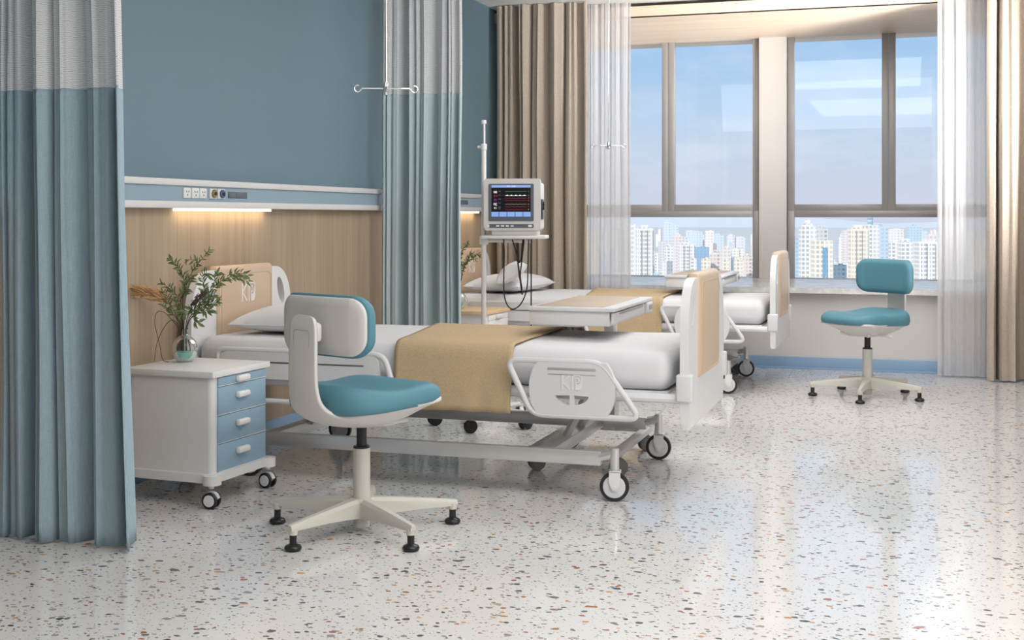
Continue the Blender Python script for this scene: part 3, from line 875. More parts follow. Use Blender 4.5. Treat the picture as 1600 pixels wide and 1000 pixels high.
        for rg in (seq[0], seq[-1]):
            n_ = len(rg)
            # fill strip: pair top & bottom
            h_ = n_//2
            idx = list(range(n_))
            # rrect order: quadrant ++ , -+ , --, +-  ; pair i (top, right->left) with n-1-i (bottom, right->left)
            for i in range(h_-1):
                a, b, c, d = rg[i], rg[i+1], rg[n_-2-i], rg[n_-1-i]
                if len({a, b, c, d}) == 4: bm.faces.new((a, b, c, d))
        return obj(name, bm, matn, par, 60)
    bp = plate('back_shell', .440, .204, .066, -.222, .014, 'greige', .765, .004, False, t)
    plate('backrest', .456, .218, .072, -.210, .044, 'teal', .765, .022, True, t)
    bm = nb(); box(bm, (-.244, 0, .745), (.036, .10, .07), .014); obj('back_mount', bm, 'greige', t)
    bm = nb(); tube(bm, [(-.2822, a, b) for a, b in rrect(.084, .058, .010, 4, 0, .725)], .0012, 6, closed=True); obj('release_outline', bm, 'groove', sh)
    return t
chair_loc = from_cam(-.551, 4.62)
ch = make_chair(R(90)-R(48)+0)
ch['label'] = 'teal task chair in the foreground seen from behind, in front of the near bed'; ch['group'] = 'teal task chairs'
# forward direction: lateral .743, depth .669 -> world angle
def ang(lat, dep):
    v = from_cam(lat, dep) - from_cam(0, 0); return math.atan2(v.y, v.x)
A1 = ang(math.sin(R(41)), math.cos(R(41)))
ch.location = (chair_loc.x, chair_loc.y, 0); ch.rotation_euler = (0, 0, A1)
def fix_base(c, world_a):
    # turn the five armed base and its glides about the column
    for o in c.children:
        if o.name.startswith(('base', 'glide')):
            o.rotation_euler = (0, 0, world_a - c.rotation_euler.z - (R(90)-R(48)))
fix_base(ch, ang(0, 1))
l2 = from_cam(2.275, 8.07)
ch2 = dup(ch, None, (l2.x, l2.y, 0), ang(-.85, -.53), 'teal task chair standing alone by the window wall, facing left')
fix_base(ch2, ang(0, 1)+R(13))

# ------------------------------------------------------------------ curtains
def curtain(bm, xa, xb, y, z0, z1, nf, amp, seed, flare=0, nz_=24, nx=None, sharp=.35, right_in=0):
    nx = nx or nf*16
    rnd = random.Random(seed); W = xb-xa
    ks = [0]
    for i in range(nf): ks.append(ks[-1]+rnd.uniform(.4, 1.6))
    ks = [k/ks[-1] for k in ks]; am = [rnd.uniform(.45, 1.4) for _ in range(nf+1)]
    def f(u, v):
        z = z0+(z1-z0)*v
        i = max(i for i, k in enumerate(ks[:-1]) if k <= u+1e-9); q = (u-ks[i])/(ks[i+1]-ks[i])
        a = am[i]*(1-q)+am[(i+1)]*q
        ph = 2*PI*q
        low = 1-v
        k = 1+flare*low**1.5
        val = math.exp(-((q-.5)/.13)**2); side = math.exp(-((q-.5)/.22)**2)
        dx = sharp*amp*a*math.sin(2*PI*(q-.5))*side*1.6*(1 if i % 2 else -.6)
        dy = amp*a*(2.0*val-.45+.28*math.cos(2*ph+i)+.10*math.cos(5*ph+i))*(.85+.3*low)
        drift = noise.noise(Vector((u*6, z*.7, seed)))*amp*.35
        x = xa+(u*W)*k+dx+drift*.6 + noise.noise(Vector((z*.8, u*3, seed)))*.004
        return (x, y+dy+drift, z)
    grid(bm, nx, nz_, f)
def privacy(name, label, xa, xb, y, zs, fabric_m, knit_m, seed, flare, nf, z0=.008, am_=.046):
    t = thing(name, label, 'curtain', (0, 0, 0), 0, 'blue privacy curtains')
    t.location = (xa, y, 0)
    bm = nb(); curtain(bm, 0, xb-xa, 0, z0, CZ-.02, nf, am_, seed, flare, 48)
    geom = bm.verts[:]+bm.edges[:]+bm.faces[:]
    bmesh.ops.bisect_plane(bm, geom=geom, plane_co=(0, 0, zs), plane_no=(0, 0, 1))
    up = bm.copy()
    bmesh.ops.delete(up, geom=[f for f in up.faces if f.calc_center_median().z < zs], context='FACES')
    bmesh.ops.delete(bm, geom=[f for f in bm.faces if f.calc_center_median().z > zs], context='FACES')
    a = obj('fabric', bm, fabric_m, t, 80); b = obj('mesh_top', up, knit_m, t, 80)
    solid(a, .002)
    # hem at the bottom
    bm = nb(); curtain(bm, 0, xb-xa, 0, z0, z0+.018, nf, am_, seed, flare, 1)
    bm.free()
    bm = nb(); box(bm, ((xb-xa)/2, 0, CZ-.012), (xb-xa+.04, .03, .022), .003); obj('track', bm, 'white_metal', t)
    return t
privacy('privacy_curtain', 'blue privacy curtain with pale mesh top at the left edge, nearest', .005, .515, 3.75, 1.600, 'curtain_blue', 'knit_front', 3, .14, 5)
privacy('privacy_curtain', 'pale teal privacy curtain with mesh top hanging behind the near bed', .02, .53, 7.15, 1.90, 'curtain_teal', 'knit_mid', 8, .0, 6)
def drape(name, label, xa, xb, y, mt, nf, amp, seed, grp, z0=.01, flare=0):
    bm = nb(); curtain(bm, 0, xb-xa, 0, z0, CZ-.005, nf, amp, seed, flare, 16)
    o = obj(name, bm, mt, None, 80); o.location = (xa, y, 0); tag(o, label, 'curtain', grp); return o
drape('window_curtain', 'heavy beige curtain gathered left of the window behind the monitor', .0, .735, 9.42, 'curtain_beige', 6, .05, 5, 'beige window curtains')
drape('window_curtain', 'heavy beige curtain at the right edge of the room', 3.615, 4.4, 9.40, 'curtain_beige', 6, .05, 12, 'beige window curtains')
drape('sheer_curtain', 'white sheer curtain beside the left beige curtain behind the far bed', .70, 1.045, 9.56, 'sheer', 5, .011, 21, 'white sheer curtains')
drape('sheer_curtain', 'white sheer curtain right of the windows beside the right beige curtain', 3.29, 3.66, 9.56, 'sheer', 5, .011, 33, 'white sheer curtains')

# ------------------------------------------------------------------ drip hangers from the ceiling
def hanger(loc, rz, zh, label, r):
    t = thing('drip_hanger', label, 'hanging pole', (loc[0], loc[1], CZ), rz, 'ceiling drip hangers')
    h = CZ-zh
    bm = nb(); cyl(bm, (0, 0, -.010), .03, .02, 20, 'Z', .004); obj('ceiling_mount', bm, 'white_metal', t)
    bm = nb(); cyl(bm, (0, 0, -h/2), r, h, 14); obj('rod', bm, 'chrome', t)
    bm = nb(); lathe(bm, [(.006, -.026), (.010, -.020), (.011, 0), (.009, .020), (.006, .028)], (0, 0, -h), 14); obj('joint', bm, 'chrome', t)
    for k in range(4):
        bm = nb(); ca, sa = math.cos(k*PI/2), math.sin(k*PI/2); w = .115
        pts = [(.008, 0), (w*.7, 0)] + [(w*.7+.018*math.sin(R(a))+.008, -.016+.016*math.cos(R(a))+.0) for a in range(-30, -31, 1)]
        loop = [(w-.003+.013*math.cos(R(a)), -.002+.013*math.sin(R(a))) for a in range(200, 500, 25)]
        P = [(.008, 0), (w*.5, 0), (w-.022, 0)] + loop
        tube(bm, [(p*ca, p*sa, -h+q) for p, q in P], .0028, 8); obj('hook', bm, 'chrome', t)
    return t
p = from_cam(-.100*5.0, 5.0); hanger((p.x, p.y), TH+R(8), 1.1625+.5-.004, 'chrome drip hanger with four hooks hanging over the near bed', .0062)
p = from_cam(.0766*8.92, 8.92); hanger((p.x, p.y), TH+R(4), 1.652, 'thin chrome drip hanger with hooks hanging before the left sheer curtain', .0045)

# ------------------------------------------------------------------ monitor stand
sp = from_cam(-.156, 6.97)
stand = thing('monitor_stand', 'white wheeled pole stand between the beds carrying the patient monitor', 'stand', (sp.x, sp.y, 0), 0)
bm = nb(); cyl(bm, (0, 0, .80), .0135, 1.46, 16)
obj('pole', bm, 'white_metal', stand)
bm = nb(); cyl(bm, (0, 0, 1.60), .009, .15, 14); obj('inner_tube', bm, 'chrome', stand)
bm = nb(); cyl(bm, (0, 0, 1.672), .0145, .022, 16, 'Z', .003); obj('cap', bm, 'white_metal', stand)
bm = nb(); cyl(bm, (0, 0, 1.535), .017, .035, 16, 'Z', .003); tube(bm, [(-.012, 0, 1.535), (-.035, 0, 1.535)], .008, 10); obj('clamp', bm, 'white_metal', stand)
bm = nb()
for k in range(5):
    a = R(-90+72*k)+R(4)
    tube(bm, [(0, 0, .085), (.26*math.cos(a), .26*math.sin(a), .090)], [.018, .012], 8)
cyl(bm, (0, 0, .085), .035, .05, 20, 'Z', .005); obj('base', bm, 'white_metal', stand)
for k in range(5):
    a = R(-90+72*k)+R(4); small_caster(stand, .27*math.cos(a), .27*math.sin(a), .037, 'plastic', 'black', R(20+50*k), 'black', top=.088)
sh_rot = TH - R(6)
bm = nb(); box(bm, (.175, .03, 1.038), (.35, .25, .018), .003)
tube(bm, [(.02, 0, 1.018), (.26, .03, 1.014)], .010, 8); box(bm, (.0, 0, 1.02), (.045, .045, .05), .006)
so = obj('shelf', bm, 'white_metal', stand); so.rotation_euler = (0, 0, sh_rot)

mon = thing('patient_monitor', 'pale grey patient monitor showing traces on its screen, on the stand shelf', 'monitor', (sp.x, sp.y, 0), sh_rot)
u0 = .012
def ML(x, y, z): return (u0+x, -.095+y, 1.040+z)
W, H = .311, .283
MZ = 1.074
bm = nb(); out = rrect(W, H, .016, 5, u0+W/2, MZ+H/2)
prism(bm, out, -.095, -.055, 'XZ')
es = [e for e in bm.edges if abs(e.verts[0].co.y-e.verts[1].co.y) < 1e-6]; bmesh.ops.bevel(bm, geom=es, offset=.005, segments=2, affect='EDGES', clamp_overlap=True)
obj('front_casing', bm, 'monitor', mon)
bm = nb(); box(bm, (u0+W/2+.010, .020, MZ+H/2-.008), (W-.012, .16, H-.025), .014, 3); body = obj('rear_casing', bm, 'monitor', mon)
bm = nb(); box(bm, (u0+W/2+.012, -.01, 1.062), (W-.055, .15, .030), .008, 3); obj('foot_plate', bm, 'monitor', mon)
bm = nb(); box(bm, (u0+W/2+.010+(W-.012)/2+.001, -.02, 1.19), (.004, .10, .11), .001)
for zz in (1.222, 1.198): cyl(bm, (u0+W+.010, -.035, zz), .012, .012, 16, 'X', .002)
obj('side_port', bm, 'black', mon)
bm = nb(); box(bm, (u0+.001, -.05, 1.21), (.004, .03, .11), .001); obj('side_port', bm, 'dark_slot', mon)
fy = -.0955
def mx_(x): return u0+.150+(x-.140)*1.165
def mz_(z): return MZ+.153+(z-.177)*1.155
def flat(name, x, z, w, h, mt, par, d=.001, r=0, rr=0):
    w *= 1.165; h *= 1.155
    bm = nb()
    if r: prism(bm, rrect(w, h, r, 4, mx_(x), mz_(z)), fy-d-rr, fy+.001, 'XZ')
    else: box(bm, (mx_(x), fy-d/2-rr, mz_(z)), (w, d, h))
    return obj(name, bm, mt, par, smooth=False)
bz = flat('bezel', .140, .177, .212, .176, 'bezel', mon, .002, .006)
scr = flat('screen', .140, .183, .184, .152, 'scr_black', bz, .001, 0, .002)
flat('title_bar', .140, .2530, .184, .012, 'scr_blue', scr, .0006, 0, .003)
flat('bottom_band', .140, .1205, .184, .026, 'scr_blue2', scr, .0006, 0, .003)
for k in range(5): flat('soft_key', .0645+.0377*k, .1215, .0335, .021, 'scr_blue', scr, .0006, 0, .0037)
def trace(z, amp, kind, mt):
    bm = nb(); n = 110; x0, x1 = .112, .212; prev = None; w = .0007
    for i in range(n+1):
        u = i/n; ph = (u*5) % 1
        if kind == 'ecg': v = amp*(math.exp(-((ph-.45)/.10)**2)*.6 + max(0, 1-abs(ph-.62)/.05)) 
        elif kind == 'saw': v = amp*(ph if ph < .7 else (1-ph)*2.3)
        else: v = amp*math.sin(u*2*PI*(9 if kind == 'fast' else 4))
        x = x0+(x1-x0)*u
        lo = z-w*.6 if kind == 'ecg' else z+v-w
        a = bm.verts.new((mx_(x), fy-.0042, mz_(lo))); b = bm.verts.new((mx_(x), fy-.0042, mz_(z+v+w)))
        if prev: bm.faces.new((prev[0], a, b, prev[1]))
        prev = (a, b)
    return obj('trace', bm, mt, scr, smooth=False)
trace(.229, .0014, 'fast', 'scr_green'); trace(.209, .0065, 'ecg', 'scr_white'); trace(.196, .0012, 'fast', 'scr_dred'); trace(.186, .0010, 'fast', 'scr_dred')
trace(.168, .0026, 'saw', 'scr_olive'); trace(.157, .0012, 'slow', 'scr_dred'); trace(.143, .0014, 'slow', 'scr_dred')
def txt(s, x, z, size, mt, mirror=False, name='digits'):
    bm = text_bm(s, size)
    for v in bm.verts:
        v.co = Vector((mx_(x+(-1 if mirror else 1)*v.co.x), fy-.0044, mz_(z+v.co.y)))
    return obj(name, bm, mt, scr, smooth=False)
txt('80', .066, .2255, .017, 'scr_white', True); txt('118', .068, .207, .012, 'scr_red', True); txt('15', .066, .188, .014, 'scr_purple', True)
txt('20', .066, .1685, .017, 'scr_white', True); txt('24', .066, .151, .013, 'scr_white', True)
for k, zz in enumerate((.231, .2125, .194, .1755, .156, .148)): txt('- -', .086, zz, .010, 'scr_white')
txt('AVG   ' + '10:22', .140, .2532, .008, 'scr_white')
for k, (zz, mt_) in enumerate(((.229, 'scr_green'), (.210, 'scr_green'), (.198, 'scr_red'), (.186, 'scr_red'), (.169, 'scr_olive'), (.158, 'scr_dred'), (.144, 'scr_olive'))):
    txt('36', .222, zz, .008, mt_, True)
bb = flat('button_bar', .140, .0665, .212, .018, 'bezel', mon, .002, .006)
for k in range(5): flat('button', .055+.0225*k-.0, .0665, .015, .008, 'logo', bb, .001, .002, .002) if k else None
flat('button', .032, .0665, .013, .013, 'logo', bb, .001, .006, .002)
flat('button', .145, .0665, .013, .008, 'logo', bb, .001, .002, .002)
flat('button', .229, .0665, .018, .011, 'logo', bb, .001, .004, .002)
mon.location.z = 0

# cables hang through the shelf from the monitor
def at_px(x, y, dep=6.93):
    p = from_cam((x-800)/F*dep, dep); return Vector((p.x, p.y, 1.15-(y-HZ)*dep/F))
def cable(pts, label, dep=6.88, r=.0036):
    P = [at_px(x, y, dep+d) for x, y, d in pts]
    bm = nb(); tube(bm, [p-P[0] for p in smooth_path(P, 10)], r, 8)
    o = obj('monitor_cable', bm, 'cable'); o.location = P[0]; tag(o, label, 'cable', 'black cables hanging from the monitor')
cable([(787, 374, 0), (788, 400, 0), (787, 440, 0), (788, 462, 0), (793, 477, .01), (801, 483, .01), (811, 478, .01), (819, 465, 0), (824, 445, 0), (825, 410, 0), (826, 374, 0)], 'long black cable looping lowest beneath the patient monitor')
cable([(800, 374, .05), (804, 385, .05), (808, 400, .05), (811, 410, .05), (814, 405, .05), (816, 390, .05), (817, 374, .05)], 'short black cable loop ending highest under the monitor shelf')
cable([(808, 374, .1), (808.5, 400, .1), (811, 425, .1), (814, 445, .1), (816, 460, .1)], 'black cable ending in a loose tip above the far bed', r=.005)
cable([(818.5, 374, .03), (818, 385, .03), (815, 410, .03), (813, 430, .03), (815, 448, .03), (816, 460, .08)], 'thin black cable curving beside the loose cable tip')
cable([(830, 374, -.02), (830, 420, -.02), (830, 470, -.02), (830, 505, -.02), (830, 560, .02)], 'straight black cable dropping from the right of the monitor shelf')

# ------------------------------------------------------------------ vase with branches
VX, VY, VZ = .197, 4.656, .537
vase = thing('vase', 'round clear glass vase with green tinted water on the near cabinet', 'vase', (VX, VY, VZ), 0, 'vases on the cabinets')
bm = nb()
prof = [(.018, 0.0), (.030, .001), (.045, .018), (.0535, .042), (.054, .056), (.049, .078), (.037, .096), (.022, .108), (.0135, .114), (.0115, .120), (.0112, .132), (.0125, .138)]
PP = smooth_path([(a, b, 0) for a, b in prof], 4)
rings = [[bm.verts.new((p.x*math.cos(2*PI*k/40), p.x*math.sin(2*PI*k/40), p.y)) for k in range(40)] for p in PP]
for A, B in zip(rings, rings[1:]):
    for k in range(40): bm.faces.new((A[k], A[(k+1) % 40], B[(k+1) % 40], B[k]))
bm.faces.new(rings[0][::-1]); obj('glass_body', bm, 'glass', vase, 80)
bm = nb(); lathe(bm, [(.010, .003), (.028, .004), (.043, .019), (.0515, .041), (.0515, .043)], (0, 0, 0), 36); obj('water', bm, 'water', vase, 80)
bm = nb(); lathe(bm, [(.0115, .1365), (.0140, .138), (.0140, .141), (.0115, .1425)], (0, 0, 0), 28); obj('rim', bm, 'glass', vase, 60)

def vpt(x, y, d=0):  # offset from the vase base as seen: lateral / height / depth
    s = .002705
    la = (x-288.5)*s; return Vector((ct*la - st*d, st*la + ct*d, (565-y)*s))
def leaf(bm, p, d, nrm, l, w):
    d = d.normalized(); s = d.cross(nrm).normalized(); n = s.cross(d)
    a = bm.verts.new(p); e = bm.verts.new(p+d*l - n*l*.10)
    m1 = p+d*l*.42 + n*l*.04
    b = bm.verts.new(m1+s*w/2 + n*w*.25); c = bm.verts.new(m1-s*w/2 + n*w*.25); m0 = bm.verts.new(m1)
    q = p+d*l*.75; b2 = bm.verts.new(q+s*w*.32 + n*w*.1); c2 = bm.verts.new(q-s*w*.32 + n*w*.1); m2 = bm.verts.new(q)
    bm.faces.new((a, m0, b)); bm.faces.new((a, c, m0)); bm.faces.new((m0, m2, b2, b)); bm.faces.new((m0, c, c2, m2)); bm.faces.new((m2, e, b2)); bm.faces.new((m2, c2, e))
def branch(label, pts, subs, seed, L0=.030, dens=.010, loc=(VX, VY, VZ), start=.25, matn='leaf'):
    rnd = random.Random(seed)
    t = thing('leafy_branch', label, 'branch', loc, 0, 'leafy branches in the vase')
    P = smooth_path([vpt(*p) for p in pts], 10)
    bs, bl_ = nb(), nb()
    tube(bs, P, [.0022*(1-.7*i/len(P)) for i in range(len(P))], 6)
    tws = [(P, start)]
    for s in subs:
        Q = smooth_path([vpt(*p) for p in s], 8); tube(bs, Q, [.0013*(1-.6*i/len(Q)) for i in range(len(Q))], 5); tws.append((Q, .12))
    for Q, s0 in tws:
        ln = sum((b-a).length for a, b in zip(Q, Q[1:])); n = int(ln*(1-s0)/(dens*.85))
        for i in range(n):
            u = s0+(1-s0)*(i+rnd.random()*.6)/n; x = u*(len(Q)-1); k = min(len(Q)-2, int(x)); p = Q[k].lerp(Q[k+1], x-k)
            d = (Q[k+1]-Q[k]).normalized(); side = d.cross(Vector((rnd.uniform(-.5, .5), -1, rnd.uniform(-.5, .5)))).normalized()*(1 if i % 2 else -1)
            dirn = d*rnd.uniform(.5, 1.1)+side*rnd.uniform(.5, 1)+Vector((rnd.uniform(-.4, .4), rnd.uniform(-.4, .4), rnd.uniform(-.3, .3)))
            l = L0*rnd.uniform(.95, 1.6)*(1-.30*u)
            leaf(bl_, p, dirn, Vector((rnd.uniform(-.6, .6), -1, rnd.uniform(-.2, .8))), l, l*.30)
    obj('stem', bs, 'stem', t); obj('leaves', bl_, matn, t, smooth=False)
    return t
branch('tall leafy branch in the vase rising to the highest tip', [(285, 548, 0), (286, 510, 0), (284, 470, .01), (292, 440, .01), (303, 420, 0), (320, 400, -.01), (329, 389, -.01)],
       [[(300, 423, 0), (312, 410, -.02), (300, 405, -.03), (294, 407, -.03)]], 11, .026, .012, start=.62)
b1 = branch('leafy branch in the vase leaning to the upper left', [(284, 548, 0), (285, 512, 0), (281, 478, .0), (289, 448, -.01), (285, 428, -.01), (276, 412, -.02), (266, 403, -.02)],
       [[(290, 445, 0), (298, 435, -.02), (304, 430, -.03)], [(283, 468, 0), (291, 455, -.03), (297, 450, -.04)], [(284, 480, .02), (274, 462, .02), (262, 450, .01), (250, 440, .0)]], 12, .030, .008, start=.42)
branch('leafy branch in the vase hanging out to the left', [(283, 548, 0), (284, 516, 0), (276, 498, 0), (266, 486, -.01), (256, 474, -.02)],
       [[(276, 497, 0), (280, 480, -.02), (273, 465, -.03)], [(270, 490, 0), (262, 478, .03), (256, 462, .04), (250, 455, .04)], [(278, 500, 0), (285, 488, -.03), (279, 474, -.05)]], 13, .026, .009, start=.6)
b2 = branch('leafy branch in the vase reaching far to the right over the headboard', [(297, 548, 0), (292, 512, 0), (303, 490, 0), (318, 468, -.01), (335, 448, -.01), (352, 436, -.02), (370, 431, -.02), (388, 439, -.02)],
       [[(318, 468, 0), (322, 450, -.03), (318, 432, -.03), (326, 425, -.03)], [(335, 448, 0), (333, 434, .02), (340, 425, .02)], [(352, 437, 0), (366, 428, .02), (378, 428, .02), (386, 432, .02)]], 14, .030, .0075, start=.30)
branch('leafy branch in the vase spreading low to the right', [(291, 548, 0), (291, 514, 0), (299, 494, -.02), (314, 482, -.03), (330, 474, -.04), (345, 470, -.04)],
       [[(302, 492, 0), (306, 482, -.04), (296, 486, -.05), (288, 490, -.05)], [(314, 482, 0), (328, 484, -.05), (336, 482, -.05)], [(320, 478, 0), (330, 465, -.05), (341, 458, -.05)], [(299, 494, 0), (310, 500, -.05), (317, 503, -.05)]], 15, .032, .0062, start=.42)
# dried pod
pod = thing('dried_seed_head', 'dark brown dried seed head on a stem among the green branches', 'dried flower', (VX, VY, VZ))
bm = nb(); tube(bm, smooth_path([vpt(290, 548), vpt(290, 512), vpt(300, 488, -.05), vpt(318, 462, -.06), vpt(329, 452, -.06)], 8), .0014, 6); obj('stem', bm, 'stem', pod)
bm = nb(); rnd = random.Random(4); a0, a1 = vpt(328, 452, -.07), vpt(309, 472, -.075)
for i in range(110):
    u = rnd.random(); p = a0.lerp(a1, u); r = .011*math.sin(PI*min(1, u*.8+.15)); o_ = Vector((rnd.uniform(-1, 1), rnd.uniform(-1, 1), rnd.uniform(-1, 1)))*r
    leaf(bm, p+o_, (a1-a0).normalized()+Vector((rnd.uniform(-.3, .3), rnd.uniform(-.3, .3), rnd.uniform(-.3, .3))), Vector((rnd.uniform(-1, 1), -1, rnd.uniform(-1, 1))), .018, .006)
obj('bracts', bm, 'pod', pod, smooth=False)
# pampas plume
pam = thing('pampas_grass', 'golden pampas plume bending out of the vase to the left', 'dried grass', (VX, VY, VZ))
P = smooth_path([vpt(286, 548), vpt(286, 514), vpt(272, 494, .03), vpt(262, 478, .05), vpt(252, 470, .06), vpt(228, 462, .07), vpt(200, 457, .08)], 10)
bm = nb(); tube(bm, P, .0012, 6); obj('stem', bm, 'stem', pam)
bm = nb(); rnd = random.Random(9)
for i in range(520):
    u = .62+.36*rnd.random()**.9; x = u*(len(P)-1); k = min(len(P)-2, int(x)); p = P[k].lerp(P[k+1], x-k); d = (P[k+1]-P[k]).normalized()
    sp_ = Vector((rnd.uniform(-1, 1), rnd.uniform(-1, 1), rnd.uniform(-.9, 1.1)))
    q = p+d*rnd.uniform(.03, .075)+sp_*.030*(1.2-abs(u-.8)*2.5)
    mid_ = p.lerp(q, .5)+sp_*.014; s = Vector((rnd.uniform(-1, 1), rnd.uniform(-1, 1), rnd.uniform(-1, 1))).normalized()*.0009
    vs = [bm.verts.new(v) for v in (p-s, p+s, mid_+s*1.6, q, mid_-s*1.6)]; bm.faces.new(vs)
obj('plume', bm, 'pampas', pam, smooth=False)
# thin drooping blades
for lab, pts in (('thin dry stem arching left and touching the cabinet top at its front', [(283, 530, 0), (280, 512, -.02), (262, 488, -.04), (250, 487, -.05), (247, 505, -.05), (254, 535, -.05), (258, 560, -.04), (266, 570.5, -.03)]),
                 ('thin dry stem arching lowest along the left of the vase', [(283, 530, 0), (281, 512, 0), (268, 500, 0), (254, 515, .0), (244, 540, 0), (241, 566, .0)])):
    t = thing('dry_stem', lab, 'dried stem', (VX, VY, VZ), 0, 'drooping dry stems of the vase')
    Q = [vpt(*p) for p in pts]
    for q in Q: q.z = max(q.z, .0015)
    bm = nb(); tube(bm, smooth_path(Q, 8), .0013, 6); tag(obj('blade', bm, 'stem', t), '', '') if False else obj('blade', bm, 'stem', t)
# second vase on the far cabinet
v2 = dup(vase, None, (.24, 7.90, .537), 0, 'clear glass vase on the wooden topped far cabinet behind the curtain')
for b, rz, lb in ((b1, R(150), 'leafy branch in the far vase leaning away from the wall'), (b2, R(-60), 'leafy branch in the far vase leaning to the front')):
    dup(b, None, (.24, 7.90, .537), rz, lb)

# ------------------------------------------------------------------ city outside
def facade(name, rgb, win, haze, fl=2.7, bay=2.7, seed=0):
    m = mat(name, rgb, .8); b = BS(m)
    tc = N(m, 'ShaderNodeTexCoord'); s = N(m, 'ShaderNodeSeparateXYZ'); L(m, tc.outputs['Object'], s.inputs[0])
    g = N(m, 'ShaderNodeNewGeometry'); 
    h = math_(m, 'ADD', s.outputs[0], s.outputs[1])
    fx = math_(m, 'FRACT', math_(m, 'DIVIDE', h, bay)); fz = math_(m, 'FRACT', math_(m, 'DIVIDE', s.outputs[2], fl))
    wx = math_(m, 'MULTIPLY', math_(m, 'GREATER_THAN', fx, .38), math_(m, 'GREATER_THAN', fz, .42))
    cell = N(m, 'ShaderNodeTexWhiteNoise', noise_dimensions='2D'); cx = N(m, 'ShaderNodeCombineXYZ')
    L(m, math_(m, 'FLOOR', math_(m, 'DIVIDE', h, bay*3)), cx.inputs[0]); cx.inputs[1].default_value = seed
    L(m, cx.outputs[0], cell.inputs[0])
    strong = math_(m, 'ADD', .35, math_(m, 'MULTIPLY', cell.outputs[0], .65))
    w = math_(m, 'MULTIPLY', wx, strong)
    up = N(m, 'ShaderNodeSeparateXYZ'); L(m, g.outputs['Normal'], up.inputs[0])
    w = math_(m, 'MULTIPLY', w, math_(m, 'LESS_THAN', up.outputs[2], .5))
    col = mixc(m, w, rgb, win)
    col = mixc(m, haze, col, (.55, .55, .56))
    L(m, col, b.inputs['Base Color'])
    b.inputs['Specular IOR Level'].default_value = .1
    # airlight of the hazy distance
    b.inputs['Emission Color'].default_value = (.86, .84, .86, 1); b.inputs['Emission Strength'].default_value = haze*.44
    return m
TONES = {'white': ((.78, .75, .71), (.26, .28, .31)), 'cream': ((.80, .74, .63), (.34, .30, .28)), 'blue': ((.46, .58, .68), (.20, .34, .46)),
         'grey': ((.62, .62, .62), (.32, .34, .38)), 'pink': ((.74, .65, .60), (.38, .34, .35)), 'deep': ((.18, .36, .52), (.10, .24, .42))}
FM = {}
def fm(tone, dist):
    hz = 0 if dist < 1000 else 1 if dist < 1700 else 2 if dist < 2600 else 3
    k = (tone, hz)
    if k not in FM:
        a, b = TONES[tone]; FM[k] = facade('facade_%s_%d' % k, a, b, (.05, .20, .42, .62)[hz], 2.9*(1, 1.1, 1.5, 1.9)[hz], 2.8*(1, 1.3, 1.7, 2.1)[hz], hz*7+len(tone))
    return FM[k]
GZ = -75
def building(x0, x1, yt, dist, tone, label, style='flat', name='high_rise', grp=None, rot=None, dep=None, base=GZ, depth_r=.8):
    la0, la1 = (x0-800)/F*dist, (x1-800)/F*dist; w = abs(la1-la0); top = 1.15-(yt-HZ)*dist/F
    c = from_cam((la0+la1)/2, dist); h = top-base; d = dep or w*depth_r
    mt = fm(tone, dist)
    t = thing(name, label, 'building', (c.x, c.y, base), (TH if rot is None else rot), grp)
    bm = nb(); box(bm, (0, d/2, h/2), (w, d, h))
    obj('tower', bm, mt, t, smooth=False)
    if style == 'crown':
        bm = nb(); box(bm, (0, d/2, h+h*.012), (w*.6, d*.6, h*.03)); box(bm, (0, d/2, h+h*.04), (w*.30, d*.3, h*.05)); obj('roof_top', bm, mt, t, smooth=False)
    elif style == 'step':
        bm = nb(); box(bm, (-w*.18, d/2, h+h*.02), (w*.5, d*.7, h*.05)); obj('roof_top', bm, mt, t, smooth=False)
    elif style == 'disc':
        bm = nb(); cyl(bm, (0, d/2, h+4), w*.18, 8, 16); lathe(bm, [(w*.3, h+8), (w*.55, h+10), (w*.55, h+12), (w*.35, h+15)], (0, d/2, 0), 20); obj('roof_top', bm, fm('blue', dist), t)
    elif style == 'stripe':
        bm = nb(); box(bm, (w*.05, -.4, h*.48), (w*.22, .8, h*.9)); obj('glass_stripe', bm, fm('deep', 500), t, smooth=False)
    elif style == 'wings':
        bm = nb()
        for s in (-1, 0, 1): box(bm, (s*w*.34, -w*.04, h*.49), (w*.2, w*.1, h*.98))
        obj('balcony_bay', bm, mt, t, smooth=False)
        bm = nb(); box(bm, (0, d/2, h+h*.012), (w*.4, d*.5, h*.03)); obj('roof_top', bm, mt, t, smooth=False)
    else:
        bm = nb(); box(bm, (w*.12, d/2, h+h*.008), (w*.3, d*.3, h*.02)); obj('roof_top', bm, mt, t, smooth=False)
    return t
